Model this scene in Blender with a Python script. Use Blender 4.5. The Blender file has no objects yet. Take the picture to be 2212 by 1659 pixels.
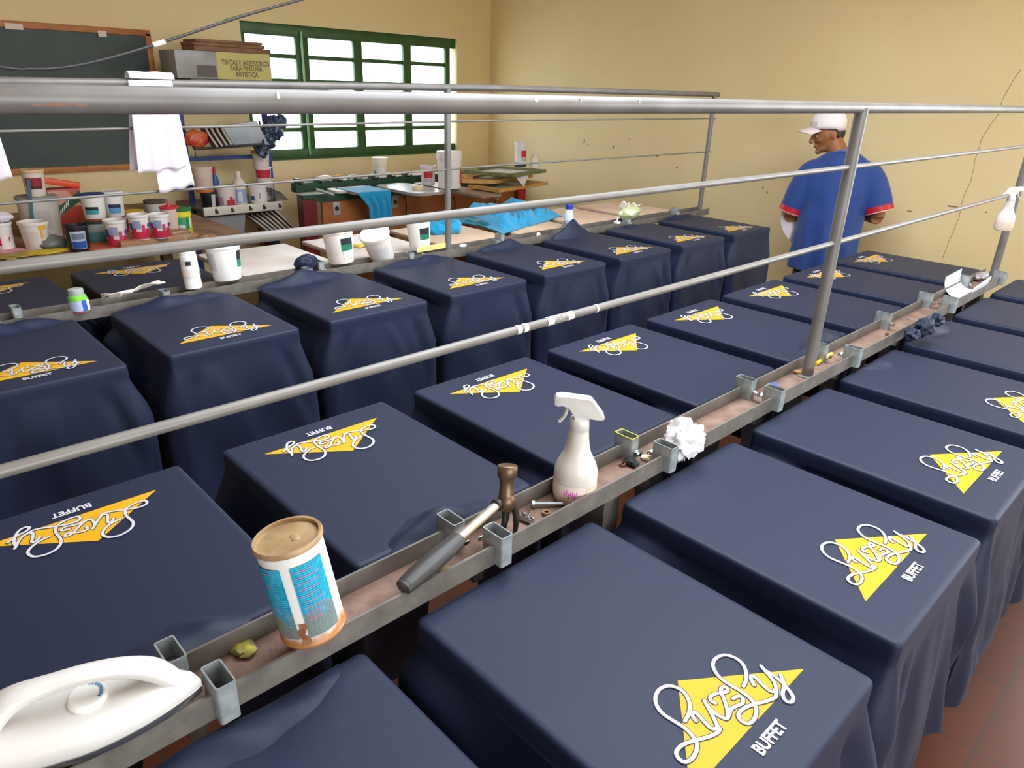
import bpy, bmesh, math, random
from math import sin, cos, pi, radians, atan2, sqrt, exp
from mathutils import Vector, Matrix, noise

random.seed(7)
C = bpy.context.scene.collection
sc = bpy.context.scene

# ------------------------------------------------------------------ camera
CAM = Vector((0.7713, -0.6247, 0.7113))
YAW, PITCH, ROLL, FPX = 0.7982, -0.3976, 0.0331, 1531.77
fw = Vector((-sin(YAW)*cos(PITCH), cos(YAW)*cos(PITCH), sin(PITCH)))
rt = fw.cross(Vector((0, 0, 1))).normalized()
up = rt.cross(fw)
RT = rt*cos(ROLL)+up*sin(ROLL)
UP = -rt*sin(ROLL)+up*cos(ROLL)
cam = bpy.data.cameras.new('camera')
cam.sensor_fit = 'HORIZONTAL'; cam.sensor_width = 36.0
cam.lens = FPX/2212*36.0
cam.clip_start = 0.02; cam.clip_end = 200
camo = bpy.data.objects.new('camera', cam); C.objects.link(camo)
camo.matrix_world = Matrix(((RT.x, UP.x, -fw.x, CAM.x), (RT.y, UP.y, -fw.y, CAM.y), (RT.z, UP.z, -fw.z, CAM.z), (0, 0, 0, 1)))
sc.camera = camo

# ------------------------------------------------------------------ light
sc.view_settings.view_transform = 'Standard'
sc.view_settings.look = 'None'
sc.view_settings.gamma = 1.0
sc.view_settings.use_curve_mapping = False
sc.view_settings.exposure = 0.0
world = bpy.data.worlds.new('sky'); sc.world = world; world.use_nodes = True
bg = world.node_tree.nodes['Background']
bg.inputs[0].default_value = (0.86, 0.93, 1.0, 1)
bg.inputs[1].default_value = 9.6
SUN = None

FLOOR = -0.95; CEIL = 2.05
XL, XR, YB, YE = -5.06, 3.5, -6.0, 4.60          # room walls
def portal(name, loc, rot, sx, sy):
    l = bpy.data.lights.new(name, 'AREA'); l.shape = 'RECTANGLE'; l.size = sx; l.size_y = sy
    l.cycles.is_portal = True
    o = bpy.data.objects.new(name, l); o.location = loc; o.rotation_euler = rot; C.objects.link(o)

# the openings that let the daylight in: x/y range and z range
WIN1 = (2.03, 4.17, 0.08, 1.11)                    # left wall
WR = [(-2.6, 0.9, 0.0, 1.35)]
WE = [(0.80, 3.3, 0.05, 1.75)]                    # end wall, unseen opening added for sheen on the right-hand shirts   # right wall
WB = (2.9, 3.2, 0.3, 0.9)                        # back wall (behind the camera), unseen opening added for fill light
portal('sky_portal_left', (XL-0.1, (WIN1[0]+WIN1[1])/2, (WIN1[2]+WIN1[3])/2), (0, -pi/2, 0), WIN1[3]-WIN1[2], WIN1[1]-WIN1[0])
for a in WR: portal('sky_portal_right', (XR+0.1, (a[0]+a[1])/2, (a[2]+a[3])/2), (0, pi/2, 0), a[3]-a[2], a[1]-a[0])
SKY = (-1.4, 1.5, 0.2, 2.4)                      # unseen roof opening over the tables, added to light the shirt tops
portal('added_roof_portal', ((SKY[0]+SKY[1])/2, (SKY[2]+SKY[3])/2, CEIL+.12), (0, 0, 0), SKY[1]-SKY[0], SKY[3]-SKY[2])
portal('added_end_portal', ((WE[0][0]+WE[0][1])/2, YE+.1, (WE[0][2]+WE[0][3])/2), (-pi/2, 0, 0), WE[0][1]-WE[0][0], WE[0][3]-WE[0][2])
portal('fill_portal_back', ((WB[0]+WB[1])/2, YB-0.1, (WB[2]+WB[3])/2), (pi/2, 0, 0), WB[1]-WB[0], WB[3]-WB[2])

# ------------------------------------------------------------------ helpers
def ray(u, v): return fw*1.0 + RT*((u-1106)/FPX) + UP*((829.5-v)/FPX)
def Z(u, v, z=0.0):
    d = ray(u, v); return CAM + d*((z-CAM.z)/d.z)
def X(u, v, x):
    d = ray(u, v); return CAM + d*((x-CAM.x)/d.x)
def Y(u, v, y):
    d = ray(u, v); return CAM + d*((y-CAM.y)/d.y)
def ppm(p): return FPX/(Vector(p)-CAM).dot(fw)      # pixels a metre covers at point p
def facing(p): return atan2(CAM.y-p[1], CAM.x-p[0])  # direction towards the doorway the photo was taken from

def s2l(c): return tuple((x/12.92 if x <= 0.04045 else ((x+0.055)/1.055)**2.4) for x in [k/255 for k in c])
MATS = {}
def mat(name, rgb, rough=0.6, metal=0.0, spec=0.5, var=0.0, vscale=20, bump=0.0, bscale=80, rgb2=None, sheen=0.0, trans=0.0, alpha=1.0, sss=0.0, emit=0):
    if name in MATS: return MATS[name]
    m = bpy.data.materials.new(name); m.use_nodes = True; nt = m.node_tree
    b = nt.nodes['Principled BSDF']; col = s2l(rgb)
    b.inputs['Base Color'].default_value = (*col, 1); b.inputs['Roughness'].default_value = rough
    b.inputs['Metallic'].default_value = metal; b.inputs['Specular IOR Level'].default_value = spec
    if sheen: b.inputs['Sheen Weight'].default_value = sheen; b.inputs['Sheen Roughness'].default_value = 0.45
    if trans: b.inputs['Transmission Weight'].default_value = trans
    if alpha < 1: b.inputs['Alpha'].default_value = alpha
    if sss: b.inputs['Subsurface Weight'].default_value = sss; b.inputs['Subsurface Radius'].default_value = (0.01, 0.008, 0.006)
    tc = None
    if var or rgb2 or bump:
        tc = nt.nodes.new('ShaderNodeTexCoord')
    if var or rgb2:
        n = nt.nodes.new('ShaderNodeTexNoise'); n.inputs['Scale'].default_value = vscale; n.inputs['Detail'].default_value = 5
        nt.links.new(tc.outputs['Object'], n.inputs['Vector'])
        r = nt.nodes.new('ShaderNodeValToRGB'); r.color_ramp.elements[0].position = 0.35; r.color_ramp.elements[1].position = 0.68
        c2 = s2l(rgb2) if rgb2 else tuple(x*(1-var) for x in col)
        r.color_ramp.elements[0].color = (*c2, 1)
        r.color_ramp.elements[1].color = (*(col if rgb2 else tuple(min(1, x*(1+var)) for x in col)), 1)
        nt.links.new(n.outputs['Fac'], r.inputs['Fac']); nt.links.new(r.outputs['Color'], b.inputs['Base Color'])
    if bump:
        n2 = nt.nodes.new('ShaderNodeTexNoise'); n2.inputs['Scale'].default_value = bscale; n2.inputs['Detail'].default_value = 4
        nt.links.new(tc.outputs['Object'], n2.inputs['Vector'])
        bp = nt.nodes.new('ShaderNodeBump'); bp.inputs['Strength'].default_value = bump; bp.inputs['Distance'].default_value = 0.01
        nt.links.new(n2.outputs['Fac'], bp.inputs['Height']); nt.links.new(bp.outputs['Normal'], b.inputs['Normal'])
    MATS[name] = m
    return m

class MB:
    """collects geometry for one mesh object"""
    def __init__(s): s.v = []; s.f = []; s.m = []; s.mi = 0
    def add(s, vs, fs, M=None):
        o = len(s.v)
        s.v += [tuple(M @ Vector(p)) if M else tuple(p) for p in vs]
        s.f += [tuple(i+o for i in f) for f in fs]; s.m += [s.mi]*len(fs)
        return s
    def box(s, c, d, M=None, bev=0.0):
        cx, cy, cz = c; x, y, z = d[0]/2, d[1]/2, d[2]/2
        if bev <= 0:
            vs = [(cx+i*x, cy+j*y, cz+k*z) for i in (-1, 1) for j in (-1, 1) for k in (-1, 1)]
            return s.add(vs, [(0, 1, 3, 2), (4, 6, 7, 5), (0, 4, 5, 1), (2, 3, 7, 6), (0, 2, 6, 4), (1, 5, 7, 3)], M)
        bm = bmesh.new(); bmesh.ops.create_cube(bm, size=1.0)
        for v in bm.verts: v.co = Vector((cx+v.co.x*d[0], cy+v.co.y*d[1], cz+v.co.z*d[2]))
        bmesh.ops.bevel(bm, geom=bm.edges[:], offset=bev, segments=2, affect='EDGES', profile=0.5)
        bm.verts.index_update()
        s.add([v.co[:] for v in bm.verts], [tuple(v.index for v in f.verts) for f in bm.faces], M); bm.free(); return s
    def lathe(s, prof, seg=24, M=None, cap=(True, True), a0=0, a1=2*pi):
        full = abs(a1-a0) > 2*pi-1e-6; n = seg if full else seg+1; vs = []; fs = []
        for r, z in prof:
            for i in range(n):
                a = a0+(a1-a0)*i/seg; vs.append((r*cos(a), r*sin(a), z))
        for j in range(len(prof)-1):
            for i in range(seg):
                k = (i+1) % n if full else i+1
                fs.append((j*n+i, j*n+k, (j+1)*n+k, (j+1)*n+i))
        if full and cap[0] and prof[0][0] > 1e-6: fs.append(tuple(range(n))[::-1])
        if full and cap[1] and prof[-1][0] > 1e-6: fs.append(tuple((len(prof)-1)*n+i for i in range(n)))
        return s.add(vs, fs, M)
    def tube(s, path, r, seg=12, M=None, cap=True, flat=1.0):
        P = [Vector(p) for p in path]; n = len(P); vs = []; fs = []
        t0 = (P[1]-P[0]).normalized(); ref = Vector((0, 0, 1)) if abs(t0.z) < 0.9 else Vector((1, 0, 0))
        nrm = t0.cross(ref).normalized()
        for i, p in enumerate(P):
            t = ((P[min(i+1, n-1)]-P[max(i-1, 0)])).normalized()
            nrm = (nrm - t*nrm.dot(t)).normalized(); bn = t.cross(nrm)
            rr = r[i] if isinstance(r, (list, tuple)) else r
            for k in range(seg):
                a = 2*pi*k/seg; vs.append(p+nrm*cos(a)*rr+bn*sin(a)*rr*flat)
        for i in range(n-1):
            for k in range(seg):
                k2 = (k+1) % seg; fs.append((i*seg+k, i*seg+k2, (i+1)*seg+k2, (i+1)*seg+k))
        if cap: fs.append(tuple(range(seg))[::-1]); fs.append(tuple((n-1)*seg+k for k in range(seg)))
        return s.add(vs, fs, M)
    def prism(s, poly, z0, z1, M=None):
        n = len(poly)
        vs = [(x, y, z0) for x, y in poly]+[(x, y, z1) for x, y in poly]
        fs = [tuple(range(n))[::-1], tuple(range(n, 2*n))]+[(i, (i+1) % n, n+(i+1) % n, n+i) for i in range(n)]
        return s.add(vs, fs, M)
    def loft(s, rings, close=True, capa=True, capb=True, M=None):
        n = len(rings[0]); vs = [p for r in rings for p in r]; fs = []
        for j in range(len(rings)-1):
            for i in range(n if close else n-1):
                k = (i+1) % n; fs.append((j*n+i, j*n+k, (j+1)*n+k, (j+1)*n+i))
        if capa: fs.append(tuple(range(n))[::-1])
        if capb: fs.append(tuple((len(rings)-1)*n+i for i in range(n)))
        return s.add(vs, fs, M)
    def grid(s, fn, nu, nv, M=None):
        vs = [fn(i/nu, j/nv) for j in range(nv+1) for i in range(nu+1)]
        fs = [(j*(nu+1)+i, j*(nu+1)+i+1, (j+1)*(nu+1)+i+1, (j+1)*(nu+1)+i) for j in range(nv) for i in range(nu)]
        return s.add(vs, fs, M)
    def ball(s, c, r, seg=16, M=None, fn=None):
        rx, ry, rz = r if isinstance(r, (tuple, list)) else (r, r, r)
        rows = max(6, seg//2); vs = [(0, 0, -1)]; fs = []
        for j in range(1, rows):
            ph = -pi/2+pi*j/rows
            for i in range(seg): a = 2*pi*i/seg; vs.append((cos(ph)*cos(a), cos(ph)*sin(a), sin(ph)))
        vs.append((0, 0, 1)); top = len(vs)-1
        for i in range(seg): fs.append((0, 1+(i+1) % seg, 1+i)); fs.append((top, 1+(rows-2)*seg+i, 1+(rows-2)*seg+(i+1) % seg))
        for j in range(rows-2):
            for i in range(seg):
                k = (i+1) % seg; fs.append((1+j*seg+i, 1+j*seg+k, 1+(j+1)*seg+k, 1+(j+1)*seg+i))
        out = []
        for p in vs:
            q = fn(Vector(p)) if fn else Vector(p)
            out.append((c[0]+q.x*rx, c[1]+q.y*ry, c[2]+q.z*rz))
        return s.add(out, fs, M)
    def build(s, name, mats, parent=None, smooth=True, angle=35, recalc=False, mesh_only=False):
        me = bpy.data.meshes.new(name); me.from_pydata(s.v, [], s.f)
        if not isinstance(mats, (list, tuple)): mats = [mats]
        for m in mats: me.materials.append(m)
        me.polygons.foreach_set('material_index', s.m)
        if recalc:
            bm = bmesh.new(); bm.from_mesh(me); bmesh.ops.recalc_face_normals(bm, faces=bm.faces[:]); bm.to_mesh(me); bm.free()
        if smooth:
            me.polygons.foreach_set('use_smooth', [True]*len(me.polygons))
            me.set_sharp_from_angle(angle=radians(angle))
        me.update()
        if mesh_only: return me
        o = bpy.data.objects.new(name, me); C.objects.link(o)
        if parent: o.parent = parent
        return o

def tag(o, label, cat, group=None):
    o['label'] = label; o['category'] = cat
    if group: o['group'] = group
    return o
def thing(name, label, cat, loc=(0, 0, 0), rot=(0, 0, 0), group=None):
    o = bpy.data.objects.new(name, None); o.empty_display_size = 0.05; C.objects.link(o)
    o.location = loc; o.rotation_euler = rot
    return tag(o, label, cat, group)
def struct(o): o['kind'] = 'structure'; return o
def T(x=0, y=0, z=0): return Matrix.Translation((x, y, z))
def RZ(a): return Matrix.Rotation(a, 4, 'Z')
def RX(a): return Matrix.Rotation(a, 4, 'X')
def RY(a): return Matrix.Rotation(a, 4, 'Y')
def catmull(P, n=5):
    P = [Vector((*p, 0)) if len(p) == 2 else Vector(p) for p in P]; out = []
    Q = [P[0]*2-P[1]]+P+[P[-1]*2-P[-2]]
    for i in range(1, len(Q)-2):
        a, b, c, d = Q[i-1], Q[i], Q[i+1], Q[i+2]
        for k in range(n):
            t = k/n
            out.append(0.5*((2*b)+(c-a)*t+(2*a-5*b+4*c-d)*t*t+(-a+3*b-3*c+d)*t**3))
    out.append(P[-1]); return out

# ------------------------------------------------------------------ materials
def wall_mat():
    m = bpy.data.materials.new('painted_plaster'); m.use_nodes = True; nt = m.node_tree; b = nt.nodes['Principled BSDF']
    tc = nt.nodes.new('ShaderNodeTexCoord'); N = nt.nodes.new; L = nt.links.new
    n = N('ShaderNodeTexNoise'); n.inputs['Scale'].default_value = 1.3; n.inputs['Detail'].default_value = 6; L(tc.outputs['Object'], n.inputs[0])
    r = N('ShaderNodeValToRGB'); r.color_ramp.elements[0].position = .3; r.color_ramp.elements[1].position = .7
    r.color_ramp.elements[0].color = (*s2l((234, 213, 160)), 1); r.color_ramp.elements[1].color = (*s2l((241, 222, 173)), 1)
    L(n.outputs[0], r.inputs[0])
    v = N('ShaderNodeTexNoise'); v.inputs['Scale'].default_value = 9; v.inputs['Detail'].default_value = 10; v.inputs['Roughness'].default_value = .8; L(tc.outputs['Object'], v.inputs[0])
    r2 = N('ShaderNodeValToRGB'); r2.color_ramp.elements[0].position = .70; r2.color_ramp.elements[1].position = .78
    r2.color_ramp.elements[0].color = (0, 0, 0, 1); r2.color_ramp.elements[1].color = (.5, .5, .5, 1); L(v.outputs[0], r2.inputs[0])
    mx = N('ShaderNodeMixRGB'); mx.inputs[2].default_value = (*s2l((150, 125, 95)), 1); L(r2.outputs[0], mx.inputs[0]); L(r.outputs[0], mx.inputs[1])
    L(mx.outputs[0], b.inputs['Base Color']); b.inputs['Roughness'].default_value = .75; b.inputs['Specular IOR Level'].default_value = .25
    n3 = N('ShaderNodeTexNoise'); n3.inputs['Scale'].default_value = 60; L(tc.outputs['Object'], n3.inputs[0])
    bp = N('ShaderNodeBump'); bp.inputs['Strength'].default_value = .12; bp.inputs['Distance'].default_value = .01; L(n3.outputs[0], bp.inputs['Height']); L(bp.outputs[0], b.inputs['Normal'])
    return m
def tile_mat():
    m = bpy.data.materials.new('terracotta_tiles'); m.use_nodes = True; nt = m.node_tree; b = nt.nodes['Principled BSDF']
    tc = nt.nodes.new('ShaderNodeTexCoord'); br = nt.nodes.new('ShaderNodeTexBrick'); br.offset = 0
    br.inputs['Scale'].default_value = 1; br.inputs['Brick Width'].default_value = .33; br.inputs['Row Height'].default_value = .33; br.inputs['Mortar Size'].default_value = .006
    br.inputs['Color1'].default_value = (*s2l((92, 42, 15)), 1); br.inputs['Color2'].default_value = (*s2l((82, 37, 14)), 1); br.inputs['Mortar'].default_value = (*s2l((70, 45, 32)), 1)
    nt.links.new(tc.outputs['Object'], br.inputs[0]); nt.links.new(br.outputs[0], b.inputs['Base Color']); b.inputs['Roughness'].default_value = .35
    return m
M_wall = wall_mat(); M_tile = tile_mat()
M_ceil = mat('ceiling_boards', (196, 160, 112), .9)
M_green = mat('green_window_paint', (52, 92, 45), .4, spec=.5, var=.15, vscale=9)
M_steel = mat('grey_painted_steel', (122, 118, 115), .42, metal=.15, vscale=12, rgb2=(108, 103, 100))
M_rail = mat('grey_channel_paint', (120, 114, 108), .5, metal=.15, rgb2=(98, 92, 85), vscale=18, bump=.15)
M_rust = mat('rusty_channel_floor', (138, 112, 98), .8, rgb2=(112, 84, 70), vscale=22, bump=.3)
M_rod = mat('bare_steel_rod', (128, 124, 120), .42, metal=.15, rgb2=(116, 111, 106), vscale=14)
M_galv = mat('galvanised_steel', (172, 178, 178), .36, metal=.35, rgb2=(142, 150, 152), vscale=60)
M_chrome = mat('shiny_bolt', (215, 222, 225), .15, metal=1.0)
M_navy = mat('navy_cotton', (22, 32, 60), .56, spec=.36, sheen=.03, rgb2=(20, 29, 55), vscale=400, bump=.10, bscale=900)
M_yel = mat('yellow_print', (214, 160, 14), .6, spec=.35)
M_wprint = mat('white_print', (200, 197, 202), .5, spec=.3)
M_dprint = mat('dark_outline_print', (22, 22, 52), .6)
M_white = mat('white_plastic', (238, 238, 234), .35, spec=.5)
M_whiteb = mat('bright_white_plastic', (214, 210, 206), .3, spec=.55)
M_cloth = mat('white_cloth', (232, 222, 232), .9, sheen=.15, bump=.06, bscale=300)
M_black = mat('black_plastic', (24, 24, 28), .4)
M_wood = mat('plywood', (226, 200, 176), .6, rgb2=(212, 182, 156), vscale=5, bump=.1)
M_whiteboard = mat('white_laminate', (232, 222, 214), .5, rgb2=(214, 202, 194), vscale=7)
M_tableplank = mat('stained_bench_wood', (165, 125, 92), .7, rgb2=(120, 88, 66), vscale=8, bump=.2)
M_turq = mat('turquoise_cotton', (4, 158, 208), .8, sheen=.35, rgb2=(0, 140, 190), vscale=60, bump=.3, bscale=300)
M_red = mat('red_plastic', (204, 40, 44), .4)
M_blue = mat('blue_metal_paint', (38, 62, 130), .45, metal=.1)
M_skin = mat('brown_skin', (160, 106, 66), .5, sss=.05, rgb2=(146, 92, 56), vscale=14)

# ------------------------------------------------------------------ the room
def wallbox(name, c, d): return struct(MB().box(c, d).build(name, M_wall, smooth=False))
TH = 0.15
def wall_with_holes(name, axis, pos, lo, hi, holes, out):
    """axis 'x': wall in the y-z plane at x=pos; thickness goes to the outside"""
    mb = MB(); cuts = sorted(holes); cur = lo
    def blk(a, b, z0, z1):
        if b-a < 1e-4 or z1-z0 < 1e-4: return
        if axis == 'x': mb.box((pos+out*TH/2, (a+b)/2, (z0+z1)/2), (TH, b-a, z1-z0))
        else: mb.box(((a+b)/2, pos+out*TH/2, (z0+z1)/2), (b-a, TH, z1-z0))
    for a, b, z0, z1 in cuts:
        blk(cur, a, FLOOR, CEIL); blk(a, b, FLOOR, z0); blk(a, b, z1, CEIL); cur = b
    blk(cur, hi, FLOOR, CEIL)
    return struct(mb.build(name, M_wall, smooth=False))
struct(MB().box(((XL+XR)/2, (YB+YE)/2, FLOOR-.05), (XR-XL+2*TH, YE-YB+2*TH, .1)).build('floor', M_tile, smooth=False))
cb_ = MB()
for a, b, c, d in [(XL-TH, SKY[0], YB-TH, YE+TH), (SKY[1], XR+TH, YB-TH, YE+TH), (SKY[0], SKY[1], YB-TH, SKY[2]), (SKY[0], SKY[1], SKY[3], YE+TH)]:
    cb_.box(((a+b)/2, (c+d)/2, CEIL+.05), (b-a, d-c, .1))
struct(cb_.build('ceiling', M_ceil, smooth=False))
wall_with_holes('wall_left', 'x', XL, YB-TH, YE+TH, [WIN1], -1)
wall_with_holes('wall_right', 'x', XR, YB-TH, YE+TH, WR, 1)
wall_with_holes('wall_back', 'y', YB, XL, XR, [WB], -1)
we = wall_with_holes('wall_end', 'y', YE, XL, XR, WE, 1)
# hairline crack, plaster scuffs on the end wall
cr = MB()
crack = [(2205, 150), (2165, 215), (2155, 250), (2120, 300), (2105, 350), (2098, 390), (2080, 430), (2072, 470), (2050, 520), (2035, 560)]
cp = [Y(u, v, YE-.0015) for u, v in crack]
for i in range(len(cp)-1):
    a, b = cp[i], cp[i+1]
    j = [a.lerp(b, t)+Vector((noise.noise(a.lerp(b, t)*40)*.012, 0, 0)) for t in (0, .33, .66, 1)]
    j[0] = a; j[-1] = b
    cr.tube(j, .0014, 4)
M_crack = mat('crack_line', (150, 125, 88), .9)  # one even darker tone along the hairline crack
struct(cr.build('trim_1', M_crack, parent=we))
sc_ = MB()
for (u, v, w, h) in [(2058, 446, 26, 5), (1965, 456, 12, 4), (2130, 458, 6, 4), (1648, 405, 4, 7), (1657, 416, 4, 7), (1262, 305, 4, 12), (1420, 338, 7, 5), (1462, 362, 6, 6), (1325, 318, 4, 8), (1270, 312, 3, 6), (1360, 300, 3, 5)]:
    p = Y(u, v, YE-.001); k = 1/ppm(p); sc_.box(p, (w*k*.8, .002, h*k*.7), bev=.0008)
struct(sc_.build('trim_2', mat('wall_scuff', (150, 128, 92), .9), parent=we))

# ------------------------------------------------------------------ window on the left wall
def glass_mat():
    m = bpy.data.materials.new('ribbed_glass'); m.use_nodes = True; nt = m.node_tree; N = nt.nodes.new; L = nt.links.new
    for n in list(nt.nodes): nt.nodes.remove(n)
    out = N('ShaderNodeOutputMaterial'); tr = N('ShaderNodeBsdfTransparent'); tl = N('ShaderNodeBsdfTranslucent'); gl = N('ShaderNodeBsdfGlossy')
    tc = N('ShaderNodeTexCoord'); w = N('ShaderNodeTexWave'); w.bands_direction = 'Y'; w.inputs['Scale'].default_value = 12
    L(tc.outputs['Object'], w.inputs[0])
    r = N('ShaderNodeValToRGB'); r.color_ramp.elements[0].color = (.08, .08, .08, 1); r.color_ramp.elements[1].color = (.55, .55, .55, 1); L(w.outputs[0], r.inputs[0])
    tl.inputs[0].default_value = (.95, .97, .97, 1); gl.inputs['Roughness'].default_value = .1
    m1 = N('ShaderNodeMixShader'); L(r.outputs[0], m1.inputs[0]); L(tr.outputs[0], m1.inputs[1]); L(tl.outputs[0], m1.inputs[2])
    m2 = N('ShaderNodeMixShader'); m2.inputs[0].default_value = .05; L(m1.outputs[0], m2.inputs[1]); L(gl.outputs[0], m2.inputs[2])
    L(m2.outputs[0], out.inputs[0]); return m
M_glass = glass_mat()
win = struct(bpy.data.objects.new('window_1', None)); C.objects.link(win)
wx = XL-.06
y0, y1, z0, z1 = WIN1
cols = [(2.075, 2.50), (2.615, 3.045), (3.13, 3.57), (3.655, 4.06)]
rows = [(.160, .298), (.330, .484), (.516, .678), (.710, .862), (.894, 1.025)]
f = MB()
def fb(ya, yb, za, zb, t=.035, xo=0): f.box((wx+xo, (ya+yb)/2, (za+zb)/2), (t, yb-ya, zb-za), bev=.003)
fb(y0, y1, rows[-1][1]+.0, z1, .06); fb(y0, y1, z0, rows[0][0], .06)
ed = [(y0, cols[0][0]), (cols[0][1], cols[1][0]), (cols[1][1], cols[2][0]), (cols[2][1], cols[3][0]), (cols[3][1], y1-.055)]
for a, b in ed: fb(a, b, rows[0][0]-.01, rows[-1][1]+.01, .045, .002)
for a, b in cols:
    for i in range(4): fb(a-.005, b+.005, rows[i][1], rows[i+1][0], .03)
f.build('window_frame', M_green, parent=win)
fs = MB(); fs.box((wx+.035, 3.09, (rows[0][0]+rows[-1][1])/2-.01), (.012, 1.02, .012)); 
g = MB()
for a, b in cols:
    for c, d in rows: g.box((wx-.002, (a+b)/2, (c+d)/2), (.004, b-a+.01, d-c+.01))
g.build('window_pane', M_glass, parent=win, smooth=False)
MB().tube([(wx+.045, 2.545, .11), (wx+.045, 2.545, 1.07)], .010, 12).build('window_slide_bar', mat('glossy_green_bar', (120, 175, 120), .15, spec=.8), parent=win)
s_ = MB(); s_.box((XL-.065, (y0+y1)/2, z0+.004), (.15, y1-y0, .012)); s_.build('window_sill', M_green, parent=win, smooth=False)
# neighbouring wall seen through the ribbed panes
struct(MB().box((XL-2.4, 6.9, -.25), (.2, 3.6, 1.5)).build('wall_outside', mat('outside_wall', (66, 70, 76), .9), smooth=False))
struct(MB().box((XL-12, 3, FLOOR-.3), (24, 40, .2)).build('ground_outside', mat('outside_ground', (190, 186, 176), .9), smooth=False))

# ------------------------------------------------------------------ printed logo (one mesh shared by all the shirts)
STROKES = {
'S1': [(-1435, -594), (-1475, -436), (-1565, -291), (-1671, -214), (-1788, -185), (-1923, -245), (-1979, -399), (-1931, -563), (-1832, -665), (-1706, -713), (-1532, -703), (-1376, -690), (-1243, -718), (-1138, -773), (-1079, -874), (-1052, -1008), (-1079, -1118), (-1154, -1138), (-1224, -1101), (-1249, -1031), (-1243, -923), (-1184, -773), (-1091, -584), (-1047, -439), (-1055, -352)],
'u1': [(-1337, -485), (-1416, -445), (-1447, -388), (-1385, -374), (-1256, -413), (-1139, -436), (-1096, -397), (-1092, -339)],
'u1r': [(-1451, -106), (-1331, -183), (-1215, -258), (-1108, -339), (-1049, -363)],
'v1': [(-1387, -150), (-1276, -178), (-1171, -181), (-1093, -159), (-1079, -116)],
'z1': [(-1325, -33), (-1385, -41), (-1431, 14), (-1411, 116), (-1344, 220), (-1327, 290), (-1377, 325), (-1413, 285), (-1383, 207), (-1284, 120), (-1166, 1), (-1086, -115)],
'z2': [(-1088, -72), (-1125, 28), (-1107, 134), (-1075, 237), (-1108, 315), (-1164, 322), (-1192, 271), (-1200, 214)],
'S2': [(-1220, 521), (-1248, 643), (-1336, 799), (-1457, 904), (-1590, 921), (-1716, 859), (-1766, 713), (-1735, 570), (-1645, 475), (-1509, 414), (-1349, 407), (-1178, 416), (-1024, 390), (-916, 317), (-852, 201), (-829, 79), (-855, -13), (-931, -34), (-997, 3), (-1022, 86), (-1007, 217), (-946, 371), (-871, 522), (-823, 663), (-841, 752)],
'u2': [(-1126, 656), (-1205, 713), (-1241, 788), (-1179, 794), (-1065, 755), (-946, 726), (-889, 748), (-888, 820)],
'u2r': [(-1244, 1065), (-1131, 1007), (-1023, 958), (-925, 881), (-841, 752)],
'y2': [(-1167, 1031), (-1051, 1033), (-936, 1013), (-825, 973), (-702, 907), (-640, 838), (-637, 754), (-702, 730), (-778, 803), (-826, 930), (-893, 1040), (-968, 1115)]}
def ribbon(mb, pts, w, z):
    P = catmull([(a*1e-4, b*1e-4) for a, b in pts], 5); L = []; R_ = []; n = len(P)
    for i, p in enumerate(P):
        t = (P[min(i+1, n-1)]-P[max(i-1, 0)]).normalized(); nn = Vector((-t.y, t.x, 0))
        zz = z+i/n*2e-4; L.append((p.x+nn.x*w/2, p.y+nn.y*w/2, zz)); R_.append((p.x-nn.x*w/2, p.y-nn.y*w/2, zz))
    mb.add(L+R_, [(i, i+1, n+i+1, n+i) for i in range(n-1)])
    for p, zz in ((P[0], z-2e-5), (P[-1], z+2.2e-4)):
        mb.add([(p.x+cos(k*pi/4)*w/2, p.y+sin(k*pi/4)*w/2, zz) for k in range(8)], [tuple(range(8))])
def text_mesh(mb, txt, M, z=0, offset=0.0, sx=1.0):
    cu = bpy.data.curves.new('lettering', 'FONT'); cu.body = txt; cu.size = 1.0; cu.align_x = 'CENTER'; cu.align_y = 'CENTER'; cu.offset = offset
    cu.resolution_u = 2
    o = bpy.data.objects.new('lettering', cu); C.objects.link(o)
    me = bpy.data.meshes.new_from_object(o.evaluated_get(bpy.context.evaluated_depsgraph_get()))
    vs = [(v.co.x*sx, v.co.y, z) for v in me.vertices]; fs = [tuple(p.vertices) for p in me.polygons]
    mb.add(vs, fs, M); bpy.data.objects.remove(o); bpy.data.curves.remove(cu); bpy.data.meshes.remove(me)
lg = MB()
lg.add([(-.190, -.0075, .0006), (-.0797, .149, .0006), (-.0797, -.1435, .0006)], [(0, 2, 1)])
lg.mi = 2
for k in STROKES.values(): ribbon(lg, k, .0076, .0010)
lg.mi = 1
for i, k in enumerate(STROKES.values()): ribbon(lg, k, .0052, .00135+.00003*i)
TM = T(-.0545, .0015, 0) @ RZ(pi/2) @ Matrix.Diagonal((.0235, .0235, 1, 1))
lg.mi = 2; text_mesh(lg, 'BUFFET', TM @ T(.05, -.05, 0), .0006, .06, .86)
lg.mi = 1; text_mesh(lg, 'BUFFET', TM, .0011, .035, .86)
LOGO = lg.build('printed_logo', [M_yel, M_wprint, M_dprint], smooth=False, mesh_only=True)

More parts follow.
